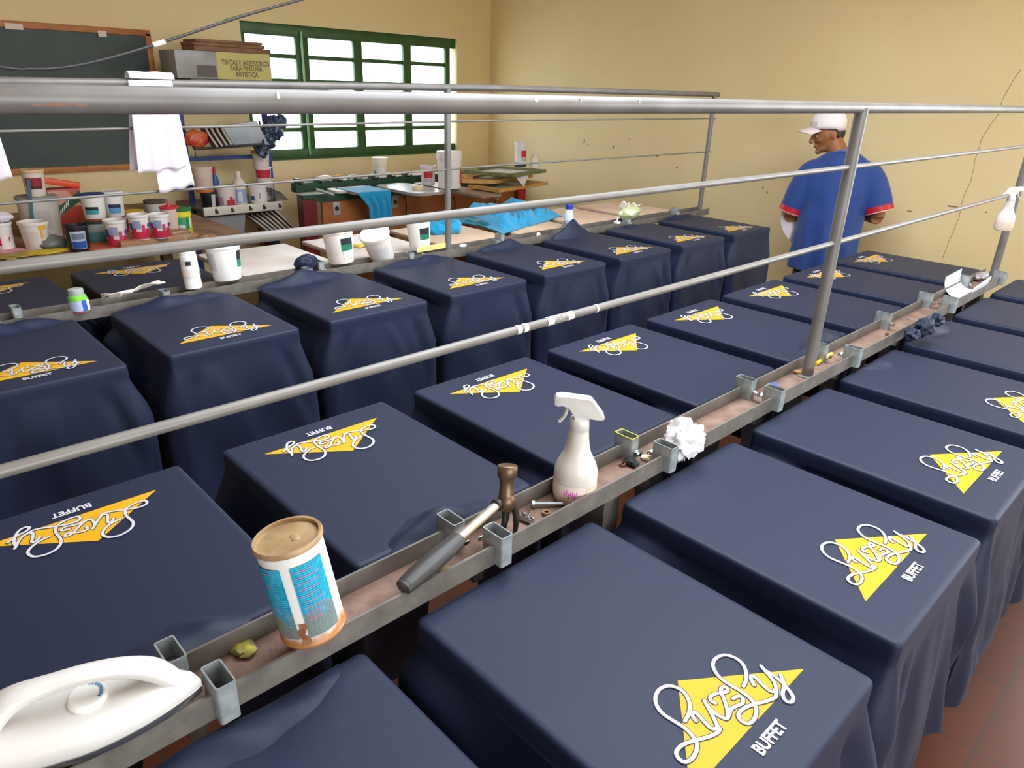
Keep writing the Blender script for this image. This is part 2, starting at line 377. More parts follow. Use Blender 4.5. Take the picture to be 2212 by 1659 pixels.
# ------------------------------------------------------------------ shirts stretched over the platens
def shirt_mesh(L, W, drop_end, drop_side, seed, flare=.022, gap=.042, inner_drop=.055):
    rnd = random.Random(seed); rc = .014
    # perimeter, counter-clockwise, x from -L..0 ; tuples (x, y, nx, ny, kind)
    per = []
    def seg(a, b, n, nx, ny):
        for i in range(n): t = i/n; per.append((a[0]+(b[0]-a[0])*t, a[1]+(b[1]-a[1])*t, nx, ny))
    def arc(cx, cy, a0, n=6):
        for i in range(n): a = a0+pi/2*i/n; per.append((cx+rc*cos(a), cy+rc*sin(a), cos(a), sin(a)))
    h = W/2
    seg((0, -h+rc), (0, h-rc), 26, 1, 0); arc(-rc, h-rc, 0)
    seg((-rc, h), (-L+rc, h), 30, 0, 1); arc(-L+rc, h-rc, pi/2)
    seg((-L, h-rc), (-L, -h+rc), 14, -1, 0); arc(-L+rc, -h+rc, pi)
    seg((-L+rc, -h), (-rc, -h), 30, 0, -1); arc(-rc, -h+rc, -pi/2)
    n = len(per); rings = []
    def inset(d, z): return [(x-nx*d, y-ny*d, z) for x, y, nx, ny in per]
    rings += [inset(.011, 0), inset(.005, -.0006), inset(.0015, -.003), inset(0, -.007)]
    ph = [rnd.uniform(0, 6.28) for _ in range(8)]; fk = rnd.uniform(13, 19); lean = rnd.uniform(-.05, .05)
    creases = [(rnd.uniform(-.16, .16), rnd.uniform(-.6, .6), rnd.uniform(-.008, .007), rnd.uniform(.010, .02)) for _ in range(4)]
    lv = [.018, .035, .046, .06, .08, .11, .15, .2, .26, .33, .42, .52, .64, .78, .9, 1.0]
    for li, t in enumerate(lv):
        ring = []
        for i, (x, y, nx, ny) in enumerate(per):
            f_end = max(0, nx)                                   # 1 on the hem end
            e = min(1, max(0, (x+L)/L))                          # 0 at the rail, 1 at the hem end
            sd = abs(ny)*(1-f_end)
            if nx < -.5: drop = inner_drop+(.30-inner_drop)*min(1, max(0, (abs(y)-.045)/.04))
            else:
                drop = drop_side*(.75+.25*e)
                k = max(f_end, exp(-((x)/.08)**2)); drop = drop*(1-k)+drop_end*k
            if li < 3: d = (.018, .034, .044)[li]; d = min(d, drop)
            else: d = .046+(drop-.046)*((t-.046)/(1-.046)) if drop > .05 else drop*(.9+.1*t)
            dd = max(0, d-.044); s = i/n*6.283
            w = (sin(x*fk*2.3+y*fk+ph[0]+dd*6)*.6+sin(x*31+y*27+ph[1]-dd*9)*.4)
            corner = exp(-((x)/.05)**2)*exp(-((abs(y)-h)/.05)**2)
            under = .012*(1 if li >= 3 else 0)                   # the cloth turns in under the board edge
            end_off = dd*.07+(dd*.05*w)
            slv = exp(-((e-.12)/.16)**2); side_off = -under*(1-slv)*(1-exp(-(x/.10)**2))+min(dd*(.28+.9*slv), .033+.010*slv)+min(dd*.08, .008)*w
            inn_off = .003*w
            off = end_off*f_end+side_off*sd+(inn_off if nx < -.5 else 0)
            off += corner*flare*min(1, dd/.12)*(1+.3*sin(ph[2]+dd*12))
            off = min(off, gap*.98 if sd > .5 else .2)
            # vertical creases that start from the corners on the hem end
            if f_end > .5:
                off += -.012*exp(-((abs(y)-h*.66-dd*.22)/.016)**2)*min(1, dd/.06)
                for cy_, sl, dp, wd in creases: off += dp*exp(-((y-cy_-dd*sl)/wd)**2)*min(1, dd/.05)
            yy = y*(1+.05*min(1, dd/.4)*f_end) + lean*dd*f_end
            z = -d + (.006*sin(s*9+ph[3]) if t == 1 else 0)
            ring.append((x+nx*off, max(-h-gap, min(h+gap, yy+ny*off)), z))
        rings.append(ring)
    mb = MB(); mb.loft(rings, close=True, capa=False, capb=False)
    # flat top, gridded so that faint pull lines can rise near the rail end
    mb.add([(x, y, z) for x, y, z in rings[0]], [tuple(range(n))])
    return mb

def collar_mb(W, size, seed, lift=.02, reach=.05):
    """gathered neck of the shirt, bunched at the rail end"""
    rnd = random.Random(seed); p = [rnd.uniform(0, 6) for _ in range(4)]
    def fn(u, v):
        y = (u-.5)*2*size; e = max(0, cos((u-.5)*pi))**.9
        w = v+.06*sin(y*30+p[0]); w = min(1, max(0, w))
        x = .075*(1-v)*(.4+.6*e)-reach*v*e
        z = lift*e*sin(pi*w**1.4)**1.3*(1+.22*sin(y*34+p[1]))+.002*sin(y*80+v*7+p[2])*e*sin(pi*v)
        return (x, y+.012*sin(v*5+p[3])*e, z-.0015-(.02*e if v > .97 else 0))
    return MB().grid(fn, 28, 14)

def place_shirt(label, group, x_out, yc, zt, L, W, turned, seed, drop_end, drop_side, collar=None, gap=.042, flare=.022, tilt=0.0):
    o = shirt_mesh(L, W, drop_end, drop_side, seed, flare, gap).build('tshirt', M_navy, angle=60)
    tag(o, label, 't-shirt', group)
    o.location = (x_out, yc, zt); o.rotation_euler = (0, 0, (pi if turned else 0)+tilt)
    l = bpy.data.objects.new('printed_logo', LOGO); C.objects.link(l); l.parent = o
    l['label'] = 'yellow triangle print with white script and BUFFET lettering'
    if collar:
        c = collar_mb(W, collar[0], seed+5, collar[1], collar[2]).build('collar', M_navy, parent=o, angle=70)
        c.location = (-L, collar[3] if len(collar) > 3 else 0, 0)
    return o
R_Z, L_Z, M_Z, N_Z = -.0543, -.0555, -.0163, -.0163
G = 'navy shirts with yellow logos on the printing tables'
ROWR, ROWL, ROWM, ROWN = [], [], [], []
for k in range(0, 8):
    yn = -.118+.513*(k-1); ROWR.append((yn, yn+.42))
for k in range(1, 9):
    yn = -.116+.522*(k-2); yf = -.213+.5245*(k-1)+.0; ROWL.append((yn, yf if k > 1 else -.207))
for k in range(1, 9):
    yn = -.025+.5085*(k-2); ROWM.append((yn, yn+.404))
for k in range(0, 9):
    yn = -.025+.5085*(k-2)+.04; ROWN.append((yn, yn+.43))
labR = ['navy t-shirt right of the near rail beside the iron, logo out of view',
 'largest navy t-shirt right of the near rail, its big yellow logo at the bottom edge',
 'navy t-shirt right of the near rail, just beyond the largest one, whole bright logo',
 'navy t-shirt right of the near rail beyond the white rag, logo near the right edge',
 'navy t-shirt right of the near rail whose logo is cut by the right edge',
 'navy t-shirt right of the near rail with its neck bunched over the rail edge',
 'navy t-shirt right of the near rail beside the curled white paper',
 'navy t-shirt at the far end of the right-hand row, only its corner in view']
for i, (a, b) in enumerate(ROWR):
    cl = {5: (.12, .018, .004, .02), 4: (.07, .012, .0, .0), 0: (.17, .014, .004, 0)}.get(i)
    shr = place_shirt(labR[i], G, .588, (a+b)/2, R_Z, .536, b-a, False, 100+i, .46, .40, cl)
    if i == 5: shirt5 = shr
labL = ['navy t-shirt left of the near rail just behind the white iron',
 'navy t-shirt left of the near rail behind the blue and white can',
 'navy t-shirt left of the near rail directly behind the spray bottle',
 'navy t-shirt left of the near rail, fourth of its row, behind the white rag',
 'navy t-shirt left of the near rail, fifth of its row, just before the handrail post',
 'navy t-shirt left of the near rail, sixth of its row, beyond the handrail post foot',
 'navy t-shirt whose logo the handrail post crosses, in front of the man',
 'farthest navy t-shirt left of the near rail, beside the man in blue']
for i, (a, b) in enumerate(ROWL):
    cl = {1: (.12, .034, .04, .02), 4: (.13, .04, .04, -.02), 0: (.12, .016, .03, 0)}.get(i)
    place_shirt(labL[i], G, -.672, (a+b)/2, L_Z, .556, b-a, True, 200+i, .42, .36, cl, flare=.022, gap=.036)
labM = ['navy t-shirt cut by the left edge, on the front side of the far rail',
 'navy t-shirt before the far rail below the crumpled paper and aerosol',
 'navy t-shirt before the far rail, third of its row, below the black cloth bundle',
 'navy t-shirt before the far rail below the yellow ruler, fourth of its row',
 'navy t-shirt before the far rail, fifth of its row',
 'navy t-shirt with a tall peaked collar beside the blue-capped bottle',
 'navy t-shirt before the far rail, seventh of its row, second from the end',
 'farthest navy t-shirt before the far rail, left of the man']
for i, (a, b) in enumerate(ROWM):
    cl = [(.18, .035, .018), (.19, .028, .018), (.19, .040, .018, -.02), (.18, .026, .018, .02), (.16, .036, .018, .018), (.15, .075, .018, .02), (.12, .012, .018), (.17, .026, .018)][i]
    place_shirt(labM[i], G, -1.228, (a+b)/2, M_Z, .527, b-a, False, 300+i, .55, .5, cl, flare=.010)
labN = ['greyish navy t-shirt on the far side of the far rail, cut by the left edge', 'greyish navy t-shirt on the far side of the far rail behind the green jar']
for i in (0, 1):
    a, b = ROWN[i+1]
    place_shirt(labN[i], G, -2.40, (a+b)/2, N_Z, .50, b-a, True, 400+i, .3, .25, None, gap=.036)

# ------------------------------------------------------------------ printing tables
def bracket(parent, x, y, z0=-.036, z1=.022, yellow=False):
    w, d, t = .050, .026, .0022
    b = MB()
    def ring(a, c): return [(-a, -c), (a, -c), (a, c), (-a, c)]
    def rr(hw, hd, r):
        out = []
        for cx, cy, a0 in ((hw-r, hd-r, 0), (-hw+r, hd-r, pi/2), (-hw+r, -hd+r, pi), (hw-r, -hd+r, 3*pi/2)):
            for k in range(4): a = a0+pi/2*k/3; out.append((cx+r*cos(a), cy+r*sin(a)))
        return out
    o_ = rr(w/2, d/2, .004); i_ = rr(w/2-t, d/2-t, .0025)
    rings = [[(x, y, z0-.0) for x, y in o_], [(x, y, z1) for x, y in o_], [(x, y, z1) for x, y in i_], [(x, y, z0+.004) for x, y in i_]]
    b.loft(rings, capa=True, capb=True)
    o = b.build('bracket', M_galv, parent=parent); o.location = (x, y, 0)
    s = 1 if x < 0 or x < parent['cx'] else -1
    k = MB()
    k.tube([(s*.024, 0, -.012), (s*.040, 0, -.012)], .0035, 8); k.lathe([(.0, 0), (.0075, 0), (.0075, .006), (0, .006)], 6, T(s*.028, 0, -.012) @ RY(s*pi/2))
    k.box((s*.038, 0, -.012), (.004, .020, .008), M=T(0, 0, 0), bev=.001)
    k.build('wing_bolt', M_chrome, parent=o)
    if yellow: 
        yb = MB(); yb.loft([[(x, y, z1+.0004) for x, y in o_], [(x, y, z1+.0004) for x, y in i_]], capa=False, capb=False)
        yb.box((-w/2-.0006, 0, z1-.004), (.0008, d*.8, .008)); q = yb.build('yellow_paint', mat('yellow_smear', (220, 205, 40), .5), parent=o)
    return o
def platen(parent, x0, x1, ya, yb, z, m=None, zt=.018):
    b = MB(); b.box(((x0+x1)/2, (ya+yb)/2, z-zt/2-.004), (abs(x1-x0)-.012, yb-ya-.012, zt), bev=.004)
    return b.build('platen', m or M_wood, parent=parent)
def table(name, label, cx, ya, yend, posts, h, barz, postr, topr, tilt=0.0):
    t = thing(name, label, 'printing table'); t['cx'] = cx
    # U channel: web and two flanges, open upwards
    a = .047; fl = .0045
    b = MB()
    prof = [(-a, 0), (-a+fl, 0), (-a+fl, -.033), (a-fl, -.033), (a-fl, 0), (a, 0), (a, -.039), (-a, -.039)]
    vs = []; n = 8
    for y in (ya, yend): vs += [(cx+px, y, pz) for px, pz in prof]
    fs = [(i, (i+1) % n, n+(i+1) % n, n+i) for i in range(n)]
    fs += [(0, 1, 2, 7), (2, 3, 6, 7), (3, 4, 5, 6)]; fs += [(n, n+7, n+2, n+1), (n+2, n+7, n+6, n+3), (n+3, n+6, n+5, n+4)]
    b.add(vs, fs); b.m = [0]*len(b.m); b.m[2] = 1
    b.build('channel', [M_rail, M_rust], parent=t, smooth=False)
    for y in posts:
        p = MB(); p.tube([(cx, y, -.033), (cx, y, h)], postr, 20); p.lathe([(postr+.012, -.033), (postr+.012, -.030), (postr+.002, -.028)], 20, T(cx, y, 0))
        p.build('post', M_steel, parent=t)
    tz = lambda y: (y-1.8)*tilt if y < 1.8 else 0
    MB().tube([(cx, ya, h+tz(ya)), (cx, 1.8, h), (cx, yend, h)], topr, 24).build('top_rail', M_steel, parent=t)
    for z, r in barz: MB().tube([(cx, ya, z+tz(ya)*.7), (cx, 1.8, z), (cx, yend, z)], r, 12).build('cross_bar', M_rod, parent=t)
    for y in [ya+.3, (ya+yend)/2+.1, yend-.25]:
        l = MB(); l.box((cx, y, (FLOOR-.039)/2), (.05, .05, -FLOOR-.039)); l.box((cx, y, FLOOR+.012), (.5, .05, .024)); l.build('leg', M_rail, parent=t, smooth=False)
    return t
t1 = table('printing_table', 'near steel printing table with central channel, tall posts and grey handrail', 0.0, -2.6, 3.20, [-1.35, 1.312, 3.157], .688,
           [(.546, .0062), (.351, .0070)], .0160, .0128)
t2 = table('printing_table', 'far steel printing table with channel and thinner handrail, nearer the window wall', -1.8385, -2.3, 3.655, [-1.0, 1.469, 3.611], .701,
           [(.561, .0044), (.358, .0044)], .0145, .0142, tilt=.012)
def arm(parent, cx, side, y, zt, xin):
    b = MB(); b.box((cx+side*(.042+.20), y, zt-.078), (.40, .024, .03)); b.box((cx+side*.34, y, zt-.043), (.05, .05, .04)); b.build('arm', M_galv, parent=parent, smooth=False)
for i, (a, b) in enumerate(ROWR):
    platen(t1, .052, .588, a, b, R_Z); arm(t1, 0, 1, (a+b)/2, R_Z, .05)
for i, (a, b) in enumerate(ROWL):
    platen(t1, -.116, -.672, a, b, L_Z); arm(t1, 0, -1, (a+b)/2, L_Z, .05)
for i, (a, b) in enumerate(ROWM):
    platen(t2, -1.755, -1.228, a, b, M_Z); arm(t2, -1.8385, 1, (a+b)/2, M_Z-.01, .05)
for i, (a, b) in enumerate(ROWN):
    if i == 0: continue
    p_ = platen(t2, -1.90, -2.40-(.05 if i > 2 else 0), a, b, N_Z, M_whiteboard if i in (3, 4) else M_wood, zt=.02); arm(t2, -1.8385, -1, (a+b)/2, N_Z-.012, .05)
for (u, v) in [(362, 1395), (978, 1120), (1367, 943), (1618, 818), (1785, 745), (1920, 678), (2012, 635)]:
    bracket(t1, -.041, Z(u, v, .022).y, yellow=(u == 1367))
for (u, v) in [(475, 1462), (1090, 1155), (1462, 968), (1700, 845), (1867, 755), (2073, 645)]:
    bracket(t1, .041, Z(u, v, .022).y)
bracket(t1, .041, 3.08); bracket(t1, -.041, 2.86)
for (u, v) in [(190, 672), (455, 628), (800, 560), (1300, 470)]: pass
for k, y in enumerate([-.33, .17, .72, 1.22, 1.74, 2.26, 2.78, 3.28]):
    bracket(t2, -1.8385+.034, y, z1=.016)
for k, y in enumerate([-.26, .30, .81, 1.32, 1.83, 2.33, 2.85, 3.36]):
    bracket(t2, -1.8385-.034, y, z1=.02)

# stickers and paint on the bars of the near table
def band(parent, cx, ya, yb, z, r, m, name='sticker', a0=0, a1=2*pi):
    b = MB(); b.lathe([(r+.0006, ya), (r+.0006, yb)], 20, T(cx, 0, z) @ RX(-pi/2), cap=(False, False), a0=a0, a1=a1)
    return b.build(name, m, parent=parent)
def bar_y(u, v, z):
    best = None
    for i in range(800):
        y = -1.2+i*.005; p = Vector((0, y, z))-CAM; d = p.dot(fw)
        if d < .1: continue
        e = abs(1106+FPX*p.dot(RT)/d-u)
        if best is None or e < best[0]: best = (e, y)
    return best[1]
M_sticker = mat('white_sticker', (232, 228, 225), .5); M_bar = mat('grey_barcode_sticker', (170, 165, 160), .5, rgb2=(110, 105, 100), vscale=260)
for u0, u1, m in [(1112, 1120, M_sticker), (1128, 1136, M_sticker), (1178, 1192, M_sticker), (1192, 1222, M_bar), (1222, 1236, M_sticker), (1283, 1287, M_sticker)]:
    band(t1, 0, bar_y(u0, 0, .351), bar_y(u1, 0, .351), .351, .0070, m)
for u, v, w in [(1143, 205, 9), (590, 208, 5), (1370, 205, 3), (1240, 207, 3)]:
    y = bar_y(u, v, .688); b = MB(); k = .7/1500
    b.ball((.0112, y, .688+.0062), (.0018, w*k, .0040), 10, fn=lambda q: q*(1+.3*noise.noise(q*3+Vector((u, 0, 0))))); b.build('paint_drop', M_sticker, parent=t1)
b = MB()
def rust(u, v):
    y = -.475+u*.05; a = -.42+v*(.40*max(0, noise.noise(Vector((u*7, 3, 1)))+.35)+.05)*sin(pi*u)**.4
    return (cos(a)*.0130, y, .688+sin(a)*.0130)
b.grid(rust, 24, 4); b.build('rust_patch', mat('rust_patch', (150, 112, 98), .7, rgb2=(136, 96, 82), vscale=60), parent=t1)

# ------------------------------------------------------------------ pots, tubs, bottles
def px_place(u, v, z): p = Z(u, v, z); return p, 1/ppm(p)
COLS = {}
def cm(rgb, rough=.4): 
    k = 'paint_%d_%d_%d' % rgb; return mat(k, rgb, rough)
def patch(mb, r0, r1, H, z0, z1, a0, a1, off=.0008, seg=10):
    def fn(u, v):
        z = z0+(z1-z0)*v; r = r0+(r1-r0)*z+off; a = a0+(a1-a0)*u; return (r*cos(a), r*sin(a), z*H)
    mb.grid(fn, seg, 2)
def pot(label, p, r, h, group=None, body=(238, 236, 230), lid=None, labels=(), taper=.88, name='paint_pot', cat='pot', tilt=(0, 0), inner=None, rim=True, yaw=0, text=None, lidh=.10):
    """tapered tub: labels = [(z0, z1, a0, a1, rgb)], angles in degrees from the viewer-facing side"""
    t = thing(name, label, cat, p, (0, 0, 0), group)
    t.rotation_euler = (tilt[0], tilt[1], 0)
    f = facing(p)+radians(yaw); mb = MB(); r0 = r*taper; th = .0022
    bm_ = cm(body)
    if lid is None:
        mb.lathe([(r0*.96, 0), (r0, .004), (r-.002, h*.9)]+([(r+.002, h*.9), (r+.003, h*.93), (r+.002, h)] if rim else [(r, h)])+[(r-th, h), (r-th-.001, h*.9), (r0-th+(r-r0)*.6, h*(.6 if inner else .05)), (0.0, h*(.6 if inner else .05))], 28)
    else:
        mb.lathe([(r0*.96, 0), (r0, .004), (r, h*(1-lidh)), (0, h*(1-lidh))], 28)
    mb.build('body', bm_, parent=t)
    if inner and lid is None:
        MB().lathe([(0, h*.61), (r0-th+(r-r0)*.55, h*.61)], 20).build('contents', cm(inner, .3), parent=t)
    if lid is not None:
        MB().lathe([(r+.0035, h*(1-lidh)-.002), (r+.0045, h*(1-lidh)+.001), (r+.0045, h-.003), (r+.002, h), (r-.003, h), (r-.005, h-.0015), (0, h-.0012)], 28).build('lid', cm(lid), parent=t)
    if labels:
        lm = MB(); ms = []
        for i, (z0, z1, a0, a1, rgb) in enumerate(labels):
            m = cm(rgb, .5)
            if m not in ms: ms.append(m)
            lm.mi = ms.index(m); rr = r0+(r-r0)*1.0
            patch(lm, r0, r, h, z0, z1, f+radians(a0), f+radians(a1), off=.0012+.0005*i)
        lm.build('label', ms, parent=t)
    return t
def bottle(label, p, prof, m, name='bottle', cat='bottle', cap=None, labels=(), tilt=(0, 0), group=None):
    t = thing(name, label, cat, p, (tilt[0], tilt[1], 0), group)
    MB().lathe(prof, 28).build('body', m, parent=t)
    if cap: MB().lathe(cap[0], 24).build('cap', cap[1], parent=t)
    f = facing(p)
    if labels:
        lm = MB(); ms = []
        for i, (r, z0, z1, a0, a1, rgb) in enumerate(labels):
            mm = cm(rgb, .5)
            if mm not in ms: ms.append(mm)
            lm.mi = ms.index(mm); patch(lm, r, r, 1, z0, z1, f+radians(a0), f+radians(a1), off=.0010+.0004*i)
        lm.build('label', ms, parent=t)
    return t
# ------------------------------------------------------------------ near channel: the things lying in it
FLZ = -.033
# steam iron
def iron():
    tip = Z(436, 1478, .012); back = Vector((tip.x-.075, tip.y-.235, 0))
    d = (back-tip); a = atan2(d.y, d.x)
    t = thing('clothes_iron', 'white clothes iron resting on the near rail at the lower left corner', 'iron', (tip.x, tip.y, .0), (0, 0, a)); t.scale = (.88, .97, 1)
    L = .245
    def half(s):                       # half width along the length
        return .056*max(0, 1-(1-min(1, s/.62))**1.7)**.88 if s < .62 else .056-.004*(s-.62)
    def ringat(s, z, k=1.0, sh=0.0):
        return s*L+sh, half(s)*k, z
    def outline(k, n=18, s0=0.0, cut=0):
        pts = []
        for i in range(n+1): s = s0+(1-s0)*(i/n)**1.6; pts.append((s*L, half(s)*k))
        return pts+[(x, -y) for x, y in reversed(pts[1:])]
    b = MB()
    def lay(k, z, sx=1, x0=0): return [(x0+x*sx, y, z) for x, y in outline(k)]
    b.loft([lay(.98, .001), lay(1.0, .004), lay(1.0, .010)]); b.build('soleplate', mat('iron_soleplate', (150, 150, 152), .25, metal=.9), parent=t)
    b = MB(); b.loft([lay(.97, .010), lay(1.0, .014), lay(.99, .020), lay(.95, .029, .975, .005), lay(.86, .036, .94, .010), lay(.55, .040, .86, .028), lay(.2, .041, .7, .06)])
    b.build('body', M_whiteb, parent=t, angle=50)
    h = MB(); rings = []
    path = [(.022, .016, .010, .008), (.034, .034, .016, .012), (.056, .056, .017, .013), (.088, .070, .015, .011), (.128, .076, .014, .010), (.172, .075, .014, .010), (.212, .068, .020, .013), (.236, .052, .032, .014), (.244, .032, .042, .012), (.243, .016, .046, .010)]
    pa_ = catmull([(p_[0], 0, p_[1]) for p_ in path], 4); pb_ = catmull([(p_[2], 0, p_[3]) for p_ in path], 4)
    path = [(a_.x, a_.z, c_.x, c_.z) for a_, c_ in zip(pa_, pb_)]; nn_ = len(path)-1
    for i, (x, z, wy, wz) in enumerate(path):
        nx, nz = (path[min(i+1, nn_)][0]-path[max(i-1, 0)][0]), (path[min(i+1, nn_)][1]-path[max(i-1, 0)][1]); q = sqrt(nx*nx+nz*nz); nx /= q; nz /= q
        rings.append([(x-nz*wz*sin(k*pi/8), wy*cos(k*pi/8), z+nx*wz*sin(k*pi/8)) for k in range(16)])
    h.loft(rings); h.build('handle', M_whiteb, parent=t, angle=60)
    dl = MB(); dl.lathe([(.0, 0), (.024, 0), (.024, .006), (.021, .009), (0, .009)], 28, T(.135, 0, .038)); o = dl.build('dial', M_white, parent=t)
    m = MB(); bl = mat('blue_dial_marks', (70, 130, 190), .5)
    for k in range(9): 
        a_ = radians(150+k*14); m.add([(.135+cos(a_+j)*.0165*q, sin(a_+j)*.0165*q, .0475) for j, q in ((-.09, .9), (.09, .9), (.09, 1.15), (-.09, 1.15))], [(0, 1, 2, 3)])
    m.build('dial_markings', bl, parent=o, smooth=False)
    m = MB(); m.box((.2475, 0, .028), (.012, .088, .038), bev=.004); m.build('rear_cover', mat('dark_blue_plastic', (30, 36, 80), .35), parent=t)
    c = MB(); c.lathe([(0, 0), (.009, 0), (.009, .012), (.007, .030), (.005, .05)], 14, T(.246, .012, .056) @ RY(pi/2-.1)); c.tube(catmull([(.29, .012, .054), (.33, .02, .06), (.37, .05, .0), (.38, .07, -.08), (.37, .09, -.35), (.34, .1, -.7), (.3, .12, -.94)], 5), .0035, 8)
    c.build('power_cord', M_black, parent=t)
iron()

# tin can
def tin():
    p = Z(665, 1380, 0); p = Vector((p.x-.002, p.y, .0))
    base = Z(668, 1372, .003)
    t = thing('tin_can', 'dented white tin with turquoise text panels and rusty bottom standing on the near rail', 'can', (base.x-.008, base.y+.012, .006), (0, 0, 0))
    tl = Vector((-.69, -.73, 0)).normalized(); ax = Vector((0, 0, 1)).cross(tl); t.rotation_mode = 'QUATERNION'
    from mathutils import Quaternion
    t.rotation_quaternion = Quaternion(ax, radians(9))
    R, H = .0448, .152
    m = bpy.data.materials.new('tin_print'); m.use_nodes = True; nt = m.node_tree; b = nt.nodes['Principled BSDF']; N = nt.nodes.new; L = nt.links.new
    tc = N('ShaderNodeTexCoord'); sp = N('ShaderNodeSeparateXYZ'); L(tc.outputs['Object'], sp.inputs[0])
    n = N('ShaderNodeTexNoise'); n.inputs['Scale'].default_value = 45; n.inputs['Detail'].default_value = 6; L(tc.outputs['Object'], n.inputs[0])
    ad = N('ShaderNodeMath'); ad.operation = 'MULTIPLY_ADD'; ad.inputs[1].default_value = .035; L(n.outputs[0], ad.inputs[0]); L(sp.outputs[2], ad.inputs[2])
    r = N('ShaderNodeValToRGB'); r.color_ramp.elements[0].position = .030; r.color_ramp.elements[1].position = .046
    r.color_ramp.elements[0].color = (*s2l((176, 118, 62)), 1); r.color_ramp.elements[1].color = (*s2l((238, 234, 232)), 1); L(ad.outputs[0], r.inputs[0]); L(r.outputs[0], b.inputs['Base Color'])
    b.inputs['Roughness'].default_value = .35
    MB().lathe([(R-.003, 0), (R, .001), (R+.001, .004), (R-.001, .007), (R-.0012, H-.008), (R+.001, H-.005), (R+.0012, H-.001), (R, H), (R-.003, H), (R-.003, H-.004)], 48, cap=(True, False)).build('body', m, parent=t)
    mm = mat('worn_tin_lid', (190, 160, 120), .5, metal=.1, rgb2=(150, 118, 82), vscale=25)
    lm = MB(); lm.lathe([(R-.003, H-.0035), (R-.006, H-.004), (R-.012, H-.003), (.012, H-.0035), (.008, H-.002), (0, H-.002)], 40, cap=(False, False)); lm.lathe([(R-.003, H-.004), (R-.0035, H+.0012), (R+.0002, H+.0016), (R+.0017, H-.001), (R+.0014, H-.006)], 44, cap=(False, False)); lm.ball((.006, .006, H-.004), (.012, .008, .003), 12); lm.build('lid', mm, parent=t)
    b2 = MB(); 
    # turquoise text panels
    pm = bpy.data.materials.new('turquoise_text_panel'); pm.use_nodes = True; nt = pm.node_tree; b = nt.nodes['Principled BSDF']; N = nt.nodes.new; L = nt.links.new
    tc = N('ShaderNodeTexCoord'); sp = N('ShaderNodeSeparateXYZ'); L(tc.outputs['Object'], sp.inputs[0])
    w = N('ShaderNodeTexWave'); w.bands_direction = 'Z'; w.inputs['Scale'].default_value = 100; w.inputs['Distortion'].default_value = .0; L(tc.outputs['Object'], w.inputs[0])
    n = N('ShaderNodeTexNoise'); n.inputs['Scale'].default_value = 160; L(tc.outputs['Object'], n.inputs[0])
    mu = N('ShaderNodeMath'); mu.operation = 'MULTIPLY'; L(w.outputs[0], mu.inputs[0]); L(n.outputs[0], mu.inputs[1])
    r = N('ShaderNodeValToRGB'); r.color_ramp.elements[0].position = .18; r.color_ramp.elements[1].position = .5; r.color_ramp.elements[0].color = (*s2l((40, 180, 212)), 1); r.color_ramp.elements[1].color = (*s2l((28, 110, 150)), 1); L(mu.outputs[0], r.inputs[0])
    n2 = N('ShaderNodeTexNoise'); n2.inputs['Scale'].default_value = 40; n2.inputs['Detail'].default_value = 8; L(tc.outputs['Object'], n2.inputs[0])
    ad = N('ShaderNodeMath'); ad.operation = 'MULTIPLY_ADD'; ad.inputs[1].default_value = -.09; L(n2.outputs[0], ad.inputs[0]); L(sp.outputs[2], ad.inputs[2])
    r2 = N('ShaderNodeValToRGB'); r2.color_ramp.elements[0].position = .0; r2.color_ramp.elements[1].position = .022; r2.color_ramp.elements[0].color = (.65, .65, .65, 1); r2.color_ramp.elements[1].color = (0, 0, 0, 1); L(ad.outputs[0], r2.inputs[0])
    mx = N('ShaderNodeMixRGB'); mx.inputs[2].default_value = (*s2l((142, 112, 66)), 1); L(r2.outputs[0], mx.inputs[0]); L(r.outputs[0], mx.inputs[1]); L(mx.outputs[0], b.inputs['Base Color']); b.inputs['Roughness'].default_value = .35
    f = facing(p); lb = MB()
    for a0, a1, z0, z1 in [(-78, -22, .12, .86), (-6, 52, .12, .86)]:
        patch(lb, R, R, H, z0, z1, f+radians(a0), f+radians(a1), off=.0004)
    lb.mi = 1
    for i in range(9):
        z = .80-i*.062; patch(lb, R, R, H, z, z+.009, f+radians(0), f+radians(30+((i*7) % 4)*4), off=.0007)
    for z in (.80, .66, .42): patch(lb, R, R, H, z, z+.012, f+radians(-62), f+radians(-45), off=.0007)
    lb.mi = 2
    lb.grid(lambda u, v: ((R+.0009)*cos(f+radians(-20+13*u+4*sin(v*9))), (R+.0009)*sin(f+radians(-20+13*u+4*sin(v*9))), H*(.06+.22*v)), 4, 6)
    lb.build('label', [pm, mat('pink_print', (205, 120, 150), .5), mat('brown_rust_spot', (120, 78, 46), .7, rgb2=(160, 110, 70), vscale=90)], parent=t)
tin()

